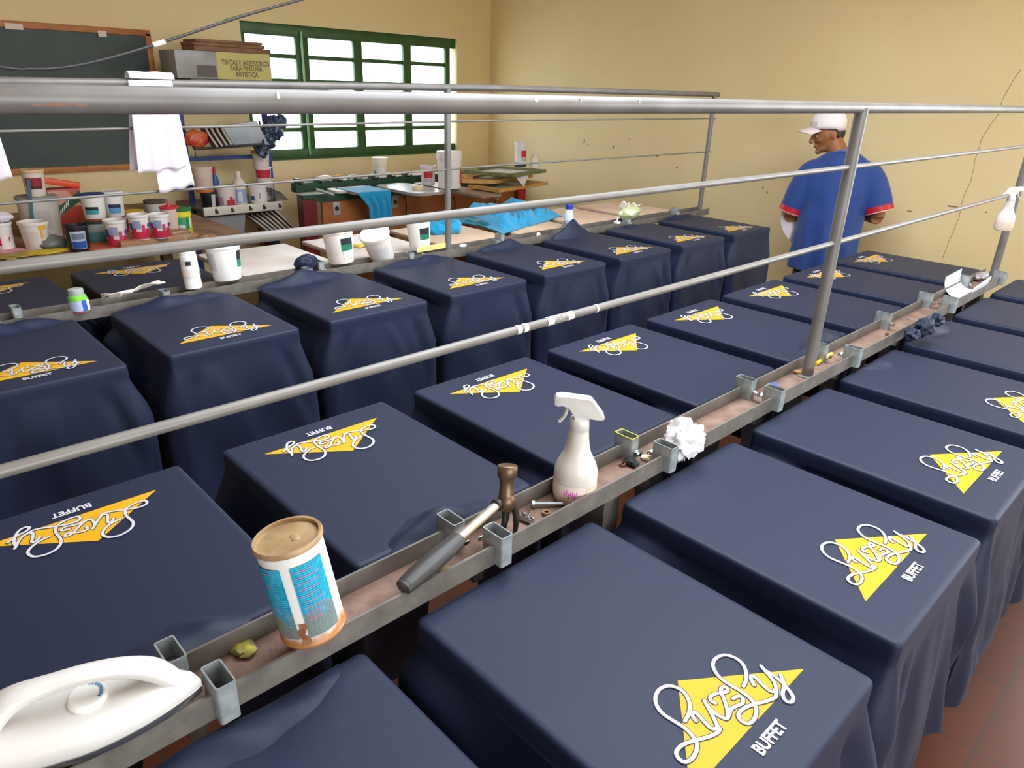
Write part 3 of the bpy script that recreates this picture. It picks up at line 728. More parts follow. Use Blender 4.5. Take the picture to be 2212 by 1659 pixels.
# claw hammer
def hammer():
    a = Z(868, 1272, .004); b = Z(1068, 1078, .03)     # butt of the grip, top of the handle at the head
    b = Vector((b.x+.020, b.y-.006, .035))
    ax = (b-a); L = ax.length; ax.normalize()
    t = thing('claw_hammer', 'claw hammer with black ribbed grip and brown steel head leaning over the rail', 'hammer', a)
    side = ax.cross(Vector((0, 0, 1))).normalized(); upv = side.cross(ax)
    M = Matrix(((ax.x, side.x, upv.x, 0), (ax.y, side.y, upv.y, 0), (ax.z, side.z, upv.z, 0), (0, 0, 0, 1)))
    g = MB(); n = 46; P = [(i/n*L*.56, 0, 0) for i in range(n+1)]
    rad = [(.0145+.0040*sin(i/n*pi)+(.0009 if (i % 2 == 0 and 3 < i < 34) else 0)) if 0 < i < n else .010 for i in range(n+1)]
    g.tube(P, rad, 14, M, flat=.72); g.build('grip', mat('black_rubber', (52, 50, 50), .45), parent=t)
    s = MB(); s.tube([(L*.54, 0, 0), (L*.86, 0, 0), (L*.97, 0, 0)], [.0088, .0088, .0088], 16, M, flat=.8); s.build('shaft', mat('brushed_shaft', (200, 184, 165), .3, metal=.75), parent=t)
    c = MB(); c.tube([(L*.955, 0, 0), (L*.985, 0, 0)], .0115, 16, M); c.build('collar', M_black, parent=t)
    # head: striking face up-right, claws down
    h = MB(); o = b-a+ax*.010+RT*.006
    fdir = (UP*.96+RT*.06-fw*.10).normalized(); fdir = Vector((-.20, .20, .96)).normalized()
    face = [(.0, .0145), (.018, .013), (.030, .012), (.038, .0140), (.042, .0175), (.060, .0182), (.062, .0165)]
    h.tube([o+fdir*z for z, r in face], [r for z, r in face], 18); h.ball(tuple(o-fdir*.004), (.017, .017, .020), 16)
    cd = -fdir; hc_ = MB()
    for sgn in (-1, 1):
        off = Vector((.6, .8, 0)).normalized()*.0095*sgn
        pts = [o+fdir*.008, o+cd*.016+off*.7+ax*.010, o+cd*.040+off*1.0+ax*.016, o+cd*.062+off*1.2+ax*.012, o+cd*.078+off*1.45+ax*.002]
        hc_.tube(catmull(pts, 4), [.0125, .0118, .0112, .0105, .0098, .0092, .0085, .0082, .0078, .0072, .0068, .0062, .0058, .0052, .0046, .0040, .0030][:17], 10, flat=.75)
    hc_.build('claw', mat('dark_claw_steel', (52, 44, 40), .45, metal=.4), parent=t)
    h.build('head', mat('brown_worn_steel', (132, 104, 78), .4, metal=.65, rgb2=(96, 74, 56), vscale=40), parent=t, angle=60)
hammer()

# spray bottles
def trigger_head(mb_head, mb_trig, M, s=1.0):
    """sprayer head in the x-z plane, nozzle towards -x, neck at the origin"""
    prof = [(-.062, .060), (-.062, .078), (-.058, .084), (-.045, .087), (.022, .079), (.028, .074), (.056, .034), (.058, .026), (.054, .020), (.046, .020), (.020, .024), (.014, .018), (-.012, .018), (-.016, .030), (-.030, .054), (-.046, .060), (-.058, .058)]
    n = len(prof); w = .0125
    rings = []
    for yy, k in ((-w, .93), (-w*.8, 1.0), (w*.8, 1.0), (w, .93)):
        cx = sum(p[0] for p in prof)/n; cz = sum(p[1] for p in prof)/n
        rings.append([(cx+(x-cx)*k, yy, cz+(z-cz)*k) for x, z in prof])
    mb_head.loft(rings, M=M)
    mb_trig.tube(catmull([(-.030, 0, .052), (-.033, 0, .040), (-.036, 0, .028), (-.044, 0, .014), (-.050, 0, .008)], 4), [.007]*4+[.006]*4+[.0055]*4+[.005]*4+[.003], 10, M, flat=.8)
def spray_bottle(label, base, yaw, s, liquid=True, rot=None, lab=True):
    t = thing('spray_bottle', label, 'spray bottle', base, (0, 0, 0))
    if rot: t.rotation_euler = rot
    t.scale = (s, s, s)
    pb = bpy.data.materials.get('cloudy_plastic') or None
    pm = mat('cloudy_plastic', (222, 214, 206), .3, spec=.5, sss=.15)
    lq = mat('cloudy_liquid_plastic', (216, 198, 180), .3, spec=.5, sss=.15)
    R = .0462
    MB().lathe([(R*.80, 0), (R*.94, .004), (R*1.0, .016), (R*1.02, .03), (R*1.0, .048)], 32, cap=(True, False)).build('lower_body', lq, parent=t)
    MB().lathe([(R*1.0, .048), (R*1.0, .062), (R*.97, .074), (R*.89, .086), (R*.76, .098), (.0290, .110), (.0250, .124), (.0225, .142), (.0210, .158), (.0200, .168)], 32, cap=(False, True)).build('body', pm, parent=t)
    c = MB(); pr = []
    for k in range(36):
        a = 2*pi*k/36; pr.append(a)
    c.lathe([(.0200, .163), (.0212, .165), (.0200, .187), (.0185, .189), (0, .189)], 32); c.build('collar_ring', M_whiteb, parent=t)
    h = MB(); g = MB(); M = T(0, 0, .172) @ RZ(yaw) @ Matrix.Diagonal((.86, .95, .80, 1)); trigger_head(h, g, M)
    h.build('spray_head', M_whiteb, parent=t, angle=40); g.build('trigger', M_whiteb, parent=t)
    if lab:
        f = facing(base); l = MB(); patch(l, R*1.02, R*1.02, 1, .018, .052, f-1.2, f+.5, off=.0006)
        l.mi = 1
        for i in range(7):
            a = f-.45+i*.09; z = .032+.005*sin(i*2.3); patch(l, R*1.02, R*1.02, 1, z-.004, z+.004+.003*(i % 3), a, a+.05, off=.001)
        l.build('label', [mat('faded_label', (238, 222, 214), .6), mat('magenta_marks', (216, 110, 190), .6)], parent=t)
    return t
p = Z(1243, 1074, -.030)
spray_bottle('large translucent trigger spray bottle with cloudy liquid standing in the near channel', (p.x-.004, p.y, FLZ+.0005), atan2(-RT.y, -RT.x)+pi, .92)
# the one hung by its trigger from the lower bar
hp = Y(2177, 500, 2.62)
yy = 2.62
hx = CAM.x+(hp.x-CAM.x); 
pb_ = Vector((0.016, 0, 0))
best = min((abs((lambda q: 1106+FPX*(q-CAM).dot(RT)/(q-CAM).dot(fw)-2172)(Vector((.0, y_*.01, .30)))), y_*.01) for y_ in range(100, 400))[1]
spray_bottle('small spray bottle hung by its trigger from the lower handrail bar at the right edge', (.012, best, .351-.146), atan2(RT.y, RT.x)+pi, .76, rot=(0, 0, 0), lab=False)

# bolts, nuts and bits in the near channel
def bolt(label, p, a, L=.05, r=.004, m=None, name='bolt', group=None):
    t = thing(name, label, 'bolt', p, (0, 0, a), group)
    b = MB(); b.tube([(0, 0, r), (L, 0, r)], r, 10, T(0, 0, .003)); b.build('shank', m or M_galv, parent=t)
    b = MB(); b.lathe([(0, 0), (r*2, 0), (r*2, .006), (0, .006)], 6, T(0, 0, r+.003) @ RY(-pi/2)); b.build('head', m or M_galv, parent=t)
    return t
def nut(label, p, r=.009, m=None, group=None):
    b = MB(); rings = []
    o_ = [(r*cos(k*pi/3), r*sin(k*pi/3)) for k in range(6)]; i_ = [(r*.5*cos(k*pi/3), r*.5*sin(k*pi/3)) for k in range(6)]
    b.loft([[(x, y, .007) for x, y in i_], [(x, y, .007) for x, y in o_], [(x, y, 0) for x, y in o_], [(x, y, 0) for x, y in i_], [(x, y, .007) for x, y in i_]], capa=False, capb=False)
    o = b.build('nut', m or mat('brass_nut', (150, 118, 92), .4, metal=.7), smooth=False); o.location = p; return tag(o, label, 'nut', group)
M_zinc = M_chrome
def onfloor(u, v): q = Z(u, v, FLZ+.004); return (q.x, q.y, FLZ)
bolt('grey hexagon bolt lying in the near channel behind the hammer', onfloor(1155, 1092), .9, .055)
nut('copper coloured nut left of the large spray bottle foot', onfloor(1180, 1108))
q = onfloor(1118, 1118); bolt('shiny wing bolt beside the hammer claws', q, .2, .03, m=M_chrome)
q2 = thing('wing_nut', 'shiny wing nut screwed on upright bolt beside the hammer claws', 'nut', onfloor(1140, 1122))
b = MB(); b.lathe([(0, 0), (.007, 0), (.006, .008), (0, .008)], 10); b.tube([(0, 0, 0), (0, 0, .028)], .0035, 8); b.build('hub', M_chrome, parent=q2)
for s in (-1, 1): MB().ball((s*.011, 0, .009), (.007, .002, .006), 10).build('wing', M_chrome, parent=q2)
nut('brown nut in the channel under the yellow-painted bracket', onfloor(1345, 1003), .008)
b = MB(); b.ball((0, 0, .008), (.017, .010, .009), 14, fn=lambda q: q*(1+.5*noise.noise(q*2.3))); o = b.build('rag_scrap', mat('dark_scrap', (36, 40, 40), .8)); o.location = onfloor(1362, 1002); tag(o, 'black crumpled scrap in the channel under the yellow-painted bracket', 'scrap')
b = MB(); b.ball((0, 0, .005), (.015, .011, .006), 14, fn=lambda q: q*(1+.4*noise.noise(q*2))); o = b.build('soap_chip', mat('cream_chip', (236, 212, 178), .6)); o.location = onfloor(1398, 990); tag(o, 'small cream lump in the channel beside the yellow-painted bracket', 'scrap')
b = MB(); b.box((0, 0, .009), (.030, .016, .018), bev=.003); o = b.build('wood_block', mat('pale_wood_block', (214, 194, 150), .7, rgb2=(180, 156, 110), vscale=60)); w_ = onfloor(962, 1242); o.location = w_; o.rotation_euler = (0, 0, .8); tag(o, 'small pale wooden block beside the hammer grip', 'block')
b = MB(); b.ball((0, 0, .004), (.024, .016, .006), 16, fn=lambda q: q*(1+.5*noise.noise(q*2.1))); o = b.build('dried_paint_blob', mat('olive_dried_paint', (118, 110, 78), .6, rgb2=(205, 196, 40), vscale=55)); o.location = onfloor(524, 1398); tag(o, 'dried olive and yellow paint blob in the near channel left of the tin', 'paint blob')
# white rag
def crumple(name, label, cat, p, r, m, seed=0, seg=40, k=.45, f=1.6, group=None):
    def fn(q):
        n = noise.noise(q*f+Vector((seed, 0, 0))); n2 = noise.noise(q*f*2.6+Vector((0, seed, 0)))
        rd = 1-abs(n)*1.4*k-abs(n2)*.55*k+.25*k
        return q*rd
    b = MB(); b.ball((0, 0, r[2]*.75), r, seg, fn=fn); o = b.build(name, m, angle=80); o.location = p; return tag(o, label, cat, group)
q = Z(1472, 952, 0); crumple('white_rag', 'crumpled white rag lying across the near channel', 'rag', (q.x+.004, q.y+.004, -.030), (.040, .046, .048), mat('bright_white_cloth', (250, 248, 250), .9, sheen=.2), 3.3, 56, .75, 1.5)
# blue tape ring
q = Z(1668, 850, -.02); b = MB(); rg = []
for k in range(28):
    a = 2*pi*k/28; rg.append((cos(a), sin(a)))
b.loft([[(x*.021, -.009, z*.021) for x, z in rg], [(x*.021, .009, z*.021) for x, z in rg], [(x*.0175, .009, z*.0175) for x, z in rg], [(x*.0175, -.009, z*.0175) for x, z in rg], [(x*.021, -.009, z*.021) for x, z in rg]], capa=False, capb=False)
o = b.build('tape_ring', mat('blue_ring', (70, 90, 160), .4)); o.location = (q.x, q.y, FLZ+.021); o.rotation_euler = (0, 0, .5); tag(o, 'blue plastic ring standing in the channel beside the bracket left of the post', 'ring')
# yellow stick
a = Z(1763, 786, FLZ+.006); b_ = Z(1790, 768, FLZ+.006); b = MB(); b.tube([a, a+(b_-a)*1.25], .0055, 6); o = b.build('yellow_pencil', mat('yellow_paint_wood', (250, 205, 20), .4)); tag(o, 'short yellow pencil stub in the channel right of the post', 'pencil')
crumple('paint_crumb', 'small ochre crumb at the foot of the handrail post', 'scrap', onfloor(1723, 805), (.014, .010, .007), mat('ochre_crumb', (176, 132, 78), .7), 7, 16)
for i, (u, v) in enumerate([(1895, 708), (1908, 704), (1916, 722), (1962, 688)]):
    nut(['small dark nut against the channel side beyond the post', 'second small shiny nut beside the dark one beyond the post', 'brown nut alone in mid channel beyond the post', 'small nut beside the bunched neck on the rail'][i], onfloor(u, v), .007, M_galv if i % 2 else None)
# curled white paper
def paper():
    A = X(2047, 598, -.050); B = X(2082, 580, -.050); Cc = X(2148, 588, .062); ya_, yb_ = A.y, max(B.y, A.y+.16)
    b = MB()
    def fn(u, v):
        y = ya_+(yb_-ya_)*v+.015*(u-.5); zl = A.z+(B.z-A.z)*v; zr = .018+(Cc.z-.018)*v*.6
        a = pi+pi*u; x = cos(a)*.052+.006*v*u; s_ = -sin(a); top = zl if u < .5 else zr
        return (x-.002, y, top-(top+.030)*s_**.75 if s_ > 0 else top)
    b.grid(fn, 26, 6); o = b.build('paper_sheet', mat('white_paper', (214, 214, 220), .8))
    md = o.modifiers.new('thickness', 'SOLIDIFY'); md.thickness = .0006
    tag(o, 'white sheet of paper curled up in the far end of the near channel', 'paper')
paper()
q = Z(2108, 606, -.02); crumple('bolt_pile', 'small dark clutter of scrap inside the curled paper', 'scrap', (q.x, q.y+.08, FLZ), (.03, .05, .022), mat('brown_clutter', (120, 96, 88), .6, rgb2=(190, 186, 196), vscale=60), 5, 24)
# R6 neck cloth bunched over the rail is part of that shirt (collar)

# ------------------------------------------------------------------ things on the far rail
def on2(u, v, z=0.0): q = Z(u, v, z); return q
def tub_px(label, uc, vb, w, h, z, **kw):
    q = Z(uc, vb, z); k = 1/ppm(q); return pot(label, (q.x-.0, q.y, z), w*k/2, h*k/.93, **kw)
GT = 'white paint tubs on the far rail'
tub_px('white tub with grey lid text standing on the far rail right of the aerosol', 492, 602, 70, 72, .0, body=(250, 248, 246), lid=(250, 250, 248), labels=[(.30, .78, -80, -35, (205, 203, 208)), (.55, .80, 48, 75, (24, 40, 48)), (.35, .55, 48, 75, (20, 140, 120))], group=GT, tilt=(.03, -.05), taper=.82)
tub_px('cream white tub with black and green label, left of the tilted tub', 738, 566, 64, 68, .0, body=(246, 236, 228), lid=(250, 244, 236), labels=[(.56, .74, 8, 62, (24, 36, 44)), (.38, .56, 8, 62, (22, 118, 84)), (.15, .38, 14, 60, (226, 232, 226))], group=GT, tilt=(.05, -.07), taper=.84)
tub_px('cream tub leaning so its lid faces the camera, between two labelled tubs', 828, 558, 60, 62, -.01, body=(236, 226, 218), lid=(246, 236, 226), labels=[(.10, .62, -20, 45, (206, 204, 206))], group=GT, tilt=(.42, .16), taper=.84)
tub_px('white tub with black and green label just left of the far post', 908, 538, 52, 66, .0, body=(248, 246, 242), lid=(250, 250, 246), labels=[(.50, .68, 5, 60, (24, 36, 44)), (.34, .50, 5, 60, (22, 118, 84)), (.18, .30, 12, 58, (226, 232, 226))], group=GT, tilt=(.05, -.04), taper=.84)
# aerosol-like tall white can
q = Z(419, 622, .0); k = 1/ppm(q)
bottle('tall white aerosol can with grey and orange bands on the far rail', (q.x, q.y, .0), [(.026, 0), (.029, .002), (.029, .118), (.026, .122), (.026, .126)], cm((245, 243, 240)), 'spray_can', 'spray can', ([(.0275, .116), (.028, .152), (.024, .156), (0, .156)], cm((252, 250, 250))),
       [(.029, .085, .105, -70, 75, (212, 208, 204)), (.029, .088, .102, -25, 10, (40, 38, 44)), (.029, .045, .075, -75, 80, (228, 220, 212)), (.029, .05, .07, -78, -60, (235, 140, 80)), (.029, .05, .07, 62, 80, (240, 120, 40))], tilt=(.03, -.05))
# small green lidded jar
q = Z(172, 664, .0)
bottle('small green-shouldered jar with grey cap and blue label on the far rail', (q.x+.005, q.y, -.012), [(.026, 0), (.028, .003), (.028, .045), (.0265, .052), (.021, .056)], cm((120, 205, 60)), 'paint_jar', 'jar', ([(.0225, .053), (.0232, .055), (.0225, .074), (.020, .076), (0, .076)], cm((168, 176, 170))),
       [(.028, .004, .039, -70, 18, (178, 190, 222)), (.028, .004, .039, 18, 48, (40, 80, 190)), (.028, .004, .040, 48, 85, (232, 240, 226)), (.028, .0, .006, -70, 30, (150, 60, 90))], tilt=(.03, -.06))
# crumpled paper strip
def paper_strip():
    a = Z(222, 648, .0); b = Z(262, 646, .008); c = Z(300, 632, .014); d = Z(352, 618, .018)
    w = [.030, .016, .040, .058]; P = [a, b, c, d]; mb = MB()
    def fn(u, v):
        t = u*3; i = min(2, int(t)); f_ = t-i; p = P[i].lerp(P[i+1], f_); ww = w[i]*(1-f_)+w[i+1]*f_
        return (p.x+(v-.5)*ww*1.3+.003*sin(u*17), p.y, p.z+.012*abs(sin(v*5+u*4))+.003*sin(u*15+v*3)+.016*v)
    mb.grid(fn, 30, 8); o = mb.build('crumpled_paper', mat('pinkish_paper', (232, 216, 208), .8), angle=20)
    md = o.modifiers.new('thickness', 'SOLIDIFY'); md.thickness = .001; tag(o, 'folded strip of crumpled pinkish paper on the far rail', 'paper')
paper_strip()
# black cloth bundle on a bracket
q = Z(645, 578, .0); crumple('black_cloth_bundle', 'dark navy cloth bundle over the bracket between the tubs on the far rail', 'cloth', (q.x+.012, q.y+.03, -.01), (.032, .052, .036), M_navy, 9, 40, .4, 1.2)
# yellow ruler
a = Z(900, 543, .006); b2 = Z(966, 532, .006); mb = MB(); d = (b2-a); L_ = d.length; an = atan2(d.y, d.x)
mb.box((L_/2, 0, .012), (L_, .003, .024), T(a.x, a.y, .0) @ RZ(an), bev=.001); mb.mi = 1
mb.box((L_*.45, .0018, .009), (L_*.3, .0006, .006), T(a.x, a.y, .0) @ RZ(an)); mb.box((L_*.45, -.0018, .009), (L_*.3, .0006, .006), T(a.x, a.y, .0) @ RZ(an))
o = mb.build('yellow_ruler', [cm((240, 222, 130)), cm((205, 196, 150))], smooth=False); tag(o, 'pale yellow flat stick lying along the far rail before the post', 'stick')
q = Z(1000, 532, .0); crumple('white_scrap', 'small white scrap lying on the far rail right of the post', 'scrap', (q.x, q.y, -.004), (.014, .022, .010), cm((236, 232, 236)), 12, 20)
q = Z(1163, 506, .0); crumple('foil_scrap', 'small cream scrap hanging on the far rail left of the blue-capped bottle', 'scrap', (q.x, q.y, -.02), (.010, .016, .018), cm((222, 206, 190)), 14, 20)
# bottle with blue cap
q = Z(1228, 486, .0); bottle('translucent bottle with royal blue cap and red mark on the far rail', (q.x, q.y, -.02), [(.024, 0), (.0265, .004), (.0268, .05), (.0255, .085), (.019, .108), (.0165, .112)], mat('pale_blue_plastic', (205, 222, 234), .3, spec=.5), 'bottle', 'bottle', ([(.0205, .108), (.0208, .130), (.018, .134), (0, .134)], cm((24, 50, 170))),
       [(.0268, .010, .045, -80, -48, (205, 60, 64)), (.0268, .012, .05, -30, 50, (160, 180, 215))], tilt=(.0, -.03))
# white cap with spout
q = Z(1333, 481, .0); bottle('small white nozzle cap lying on the far rail', (q.x, q.y, -.004), [(.020, 0), (.021, .003), (.020, .012), (.004, .014), (.003, .034), (0, .036)], cm((244, 242, 248)), 'nozzle_cap', 'cap')
# bag of tissue on far rail
def bag():
    q = Z(1368, 476, .0); t = thing('tissue_bag', 'clear green and yellow plastic bag of white tissues on the far rail', 'bag', (q.x-.03, q.y+.0, .0))
    b = MB(); b.ball((0, 0, .040), (.040, .085, .042), 28, fn=lambda p: p*(1+.22*noise.noise(p*2.2))); b.build('bag', mat('green_yellow_film', (170, 184, 120), .25, spec=.7, rgb2=(206, 208, 180), vscale=30), parent=t)
    b = MB(); b.grid(lambda u, v: (-.018+.03*v+.01*sin(u*9), -.10+.19*u, .066+.045*v*(1-.75*u)+.008*sin(u*22)), 22, 5); o = b.build('tissue', cm((236, 226, 216)), parent=t)
    md = o.modifiers.new('thickness', 'SOLIDIFY'); md.thickness = .002
bag()

# ------------------------------------------------------------------ cloths hung over the far top rail
def hung_cloth(name, label, panels, z_rail, x, group=None):
    t = thing(name, label, 'cloth', (x, panels[0][0][4], z_rail), (0, 0, 0), group)
    return t
def cloth_panel(parent, name, quad, x, amp=.008, seed=0, nfold=3.0):
    P = [X(u, v, x) for u, v in quad]      # TL TR BR BL
    b = MB()
    def fn(u, v):
        a = P[0].lerp(P[1], u); c = P[3].lerp(P[2], u); p = a.lerp(c, v)
        return (p.x+amp*sin(u*nfold*6.28+seed+v*1.5)*(.25+.75*v)+amp*.10*sin(u*31+v*8+seed), p.y, p.z+.003*sin(u*14+seed)*v)
    b.grid(fn, 30, 24); o = b.build(name, M_cloth, parent=parent, angle=80)
    md = o.modifiers.new('thickness', 'SOLIDIFY'); md.thickness = .0016; return o
x2 = -1.8385
ct = thing('white_cloth', 'white t-shirt draped over the far top handrail in front of the blackboard', 'cloth', (0, 0, 0))
cloth_panel(ct, 'front_layer', [(276, 172), (371, 174), (404, 362), (297, 375)], x2+.026, .007, 0, 2.6)
cloth_panel(ct, 'middle_layer', [(300, 172), (371, 174), (420, 400), (345, 418)], x2+.020, .003, 2, 1.5)
cloth_panel(ct, 'back_layer', [(276, 172), (332, 173), (310, 362), (280, 372)], x2-.022, .005, 1, 2)
cloth_panel(ct, 'side_layer', [(330, 172), (371, 174), (399, 308), (350, 312)], x2-.020, .003, 3, 1)
pa, pb2 = X(275, 170, x2), X(372, 172, x2); b = MB()
b.grid(lambda u, v: (x2+cos(pi*v)*.0225*(1+.03*sin(u*12)), pa.y+(pb2.y-pa.y)*u, .701+sin(pi*v)*(.0215+.001*sin(u*12))-.004), 30, 12); o = b.build('top_fold', M_cloth, parent=ct)
md = o.modifiers.new('thickness', 'SOLIDIFY'); md.thickness = .0016
ct2 = thing('white_cloth', 'corner of a second white cloth hanging at the left edge of the photo', 'cloth', (0, 0, 0))
cloth_panel(ct2, 'front_layer', [(-150, 172), (-40, 172), (27, 384), (-120, 420)], x2+.022, .005, 1, 2)
pa2, pb3 = X(-150, 172, x2), X(-40, 172, x2); b = MB()
b.grid(lambda u, v: (x2+cos(pi*v)*.0225, pa2.y+(pb3.y-pa2.y)*u, .701+sin(pi*v)*.0215-.004), 16, 10); o = b.build('top_fold', M_cloth, parent=ct2); md = o.modifiers.new('thickness', 'SOLIDIFY'); md.thickness = .0016

# hanging cable with white connector
P = [X(u, v, -2.2) for u, v in [(-160, 120), (0, 145), (60, 149), (115, 148), (180, 139), (260, 119), (340, 95), (440, 62), (540, 30), (640, 2)]]
dd_ = P[-1]-P[-2]; P.append(P[-1]+dd_*((CEIL-P[-1].z)/dd_.z)); P[0] = P[1]+Vector((0, -.5, .06))
P = [Vector((-2.2, -3.55, 1.9)), Vector((-2.2, -2.2, 1.15))] + P
cb = thing('hanging_cable', 'black cable sagging across the upper left from the ceiling with a white connector', 'cable', P[-1])
MB().tube([q-P[-1] for q in catmull(P, 6)], .0052, 8).build('cord', mat('grey_black_cable', (62, 60, 60), .5), parent=cb)
a, b_ = X(330, 98, -2.2), X(356, 90, -2.2); mb = MB(); mb.tube([a-P[-1], a.lerp(b_, .2)-P[-1], b_-P[-1]], [.008, .010, .009], 10); mb.build('connector', cm((236, 220, 212)), parent=cb)

# gathered neck of the sixth shirt lying over the near flange
for (u, v, r, sd) in [(1990, 708, (.030, .050, .030), 61), (1962, 724, (.022, .040, .020), 63), (2016, 692, (.022, .035, .020), 66)]:
    q = Z(u, v, .0); b = MB(); b.ball((0, 0, 0), r, 34, fn=lambda p, sd=sd: p*(1-1.0*abs(noise.noise(p*1.9+Vector((sd, 0, 0))))-.35*abs(noise.noise(p*4+Vector((0, sd, 0))))+.25))
    o = b.build('gathered_neck', M_navy, parent=shirt5, angle=80); o.location = (q.x+.010-.588, q.y-shirt5.location.y, .0-R_Z+.004)
# ------------------------------------------------------------------ blackboard
bt = thing('blackboard', 'dark green blackboard with orange-brown wooden frame on the window wall', 'blackboard', (XL, 0, .5))
def rel(o_, c): return (c[0]-o_[0], c[1]-o_[1], c[2]-o_[2])
BO = (XL, 0, .5); by0, by1, bz0, bz1 = -1.0, 1.335, .085, .975
b = MB(); b.box(rel(BO, (XL+.012, (by0+by1)/2, (bz0+bz1)/2)), (.02, by1-by0-.03, bz1-bz0-.03)); b.build('board', mat('blackboard_green', (66, 78, 74), .55, rgb2=(58, 70, 66), vscale=4), parent=bt)
b = MB()
for c, d in [(((by0+by1)/2, bz1), (by1-by0+.04, .04)), (((by0+by1)/2, bz0), (by1-by0+.04, .04)), ((by0, (bz0+bz1)/2), (.04, bz1-bz0)), ((by1, (bz0+bz1)/2), (.04, bz1-bz0))]:
    b.box(rel(BO, (XL+.018, c[0], c[1])), (.034, d[0], d[1]), bev=.004)
b.build('frame', mat('orange_wood_frame', (196, 126, 62), .5, rgb2=(170, 104, 50), vscale=10), parent=bt)
for u, v, w in [(30, 57, 24), (221, 73, 12)]:
    p = X(u, v, XL+.037); k = 1/ppm(p); b = MB(); b.box(rel(BO, p), (.001, w*k*1.4, 12*k)); b.build('tape_piece', cm((226, 205, 190)), parent=bt)

# ------------------------------------------------------------------ left bench with paint pots
BZ = -.18
bx1 = Z(0, 566, BZ).x
t = thing('work_bench', 'brown wooden work bench full of paint pots along the window wall', 'bench', ((XL+bx1)/2, 0, FLOOR))
b = MB(); b.box((0, -.30, BZ-FLOOR-.02), (bx1-XL-.02, 3.1, .04), bev=.004); b.build('top', M_tableplank, parent=t)
for x in (-.5, .5):
    for y in (-1.7, -.3, 1.15):
        l = MB(); l.box((x, y, (BZ-FLOOR-.04)/2), (.07, .07, BZ-FLOOR-.04)); l.build('leg', M_tableplank, parent=t, smooth=False)
b = MB(); b.box((0, -.3, .22), (1.1, 2.9, .03)); b.build('shelf', M_tableplank, parent=t, smooth=False)
GP = 'paint pots on the left bench'
def bp(label, uc, vb, w, h, base=None, dz=0.0, **kw):
    """pot seen at pixel (uc, vb); base: pot it stands on"""
    if base is None: q = Z(uc, vb, BZ); z = BZ
    else:
        bx = base.location; q = Vector((bx.x, bx.y, 0)); z = base['top']
        # slide sideways along the picture's width so that it sits as the photo shows
        pp = Vector((bx.x, bx.y, z)); d = (pp-CAM); uu = 1106+FPX*d.dot(RT)/d.dot(fw); off = (uc-uu)/ppm(pp)
        h2 = Vector((RT.x, RT.y, 0)).normalized(); q = pp+h2*off
    k = 1/ppm((q.x, q.y, z)); hh = h*k/.94
    g = kw.pop('group', GP)
    o = pot(label, (q.x, q.y, z), w*k/2, hh, group=g, **kw); o['top'] = z+hh+.0005; return o
RB = lambda: [(.05, .34, -70, 75, (206, 46, 74)), (.34, .50, -55, -20, (206, 46, 74)), (.34, .62, 12, 30, (196, 70, 110)), (.34, .46, 34, 60, (206, 46, 74)), (.42, .70, -62, -40, (90, 60, 130)), (.48, .78, -32, 8, (150, 160, 190)), (.50, .66, 48, 66, (110, 70, 140))]
p1_ = bp('white pot with red label at the far left edge of the bench', 16, 540, 36, 56, labels=[(.2, .6, -80, -25, (196, 30, 60)), (.35, .5, 25, 35, (200, 80, 110))], taper=.86)
crumple('white_rag', 'white crumpled tissue on top of the pot at the far left edge', 'rag', (p1_.location.x, p1_.location.y, p1_['top']), (.05, .06, .03), M_cloth, 21, 24)
q = Z(12, 549, BZ); b = MB(); b.lathe([(0, 0), (.115, 0), (.118, .006), (.112, .014), (.10, .010), (0, .010)], 32); o = b.build('pot_lid', mat('pink_lid', (240, 90, 120), .5, rgb2=(220, 190, 190), vscale=20)); o.location = (q.x+.02, q.y, BZ); tag(o, 'large pink paint-smeared lid lying at the left edge of the bench', 'lid')
bk = bp('large greyish white bucket in the middle of the left bench', 97, 512, 76, 82, body=(206, 198, 190), taper=.9, labels=[(.25, .7, -10, 30, (190, 178, 176))], lid=(150, 160, 150), lidh=.06)
bp('white tub with yellow paint drips leaning before the large bucket', 84, 540, 56, 58, body=(232, 222, 212), taper=.78, inner=(225, 180, 60), tilt=(0, .0), labels=[(.75, 1.0, 15, 50, (232, 176, 60)), (.45, .8, 22, 32, (232, 176, 60)), (.15, .7, -35, 10, (220, 206, 200))])
tp = bp('peach lidded pot with dark red label on top of the large bucket', 80, 452, 42, 52, base=bk, body=(228, 214, 196), lid=(232, 196, 150), labels=[(.38, .70, -50, 45, (150, 34, 44)), (.28, .40, -40, 40, (90, 20, 30)), (.12, .28, -30, 30, (220, 200, 205))])
a, b_ = Z(72, 487, BZ+.13), None
p = Z(80, 520, BZ); mb = MB(); M = T(p.x, p.y, BZ+.10) @ RZ(.8) @ RY(.12)
mb.tube([(0, 0, -.03), (0, 0, .10), (0, 0, .24)], [.013, .012, .015], 10, M, flat=.45); o = mb.build('spatula', mat('teal_plastic', (70, 112, 128), .5)); tag(o, 'blue-grey spatula standing in the tub with yellow drips', 'spatula')
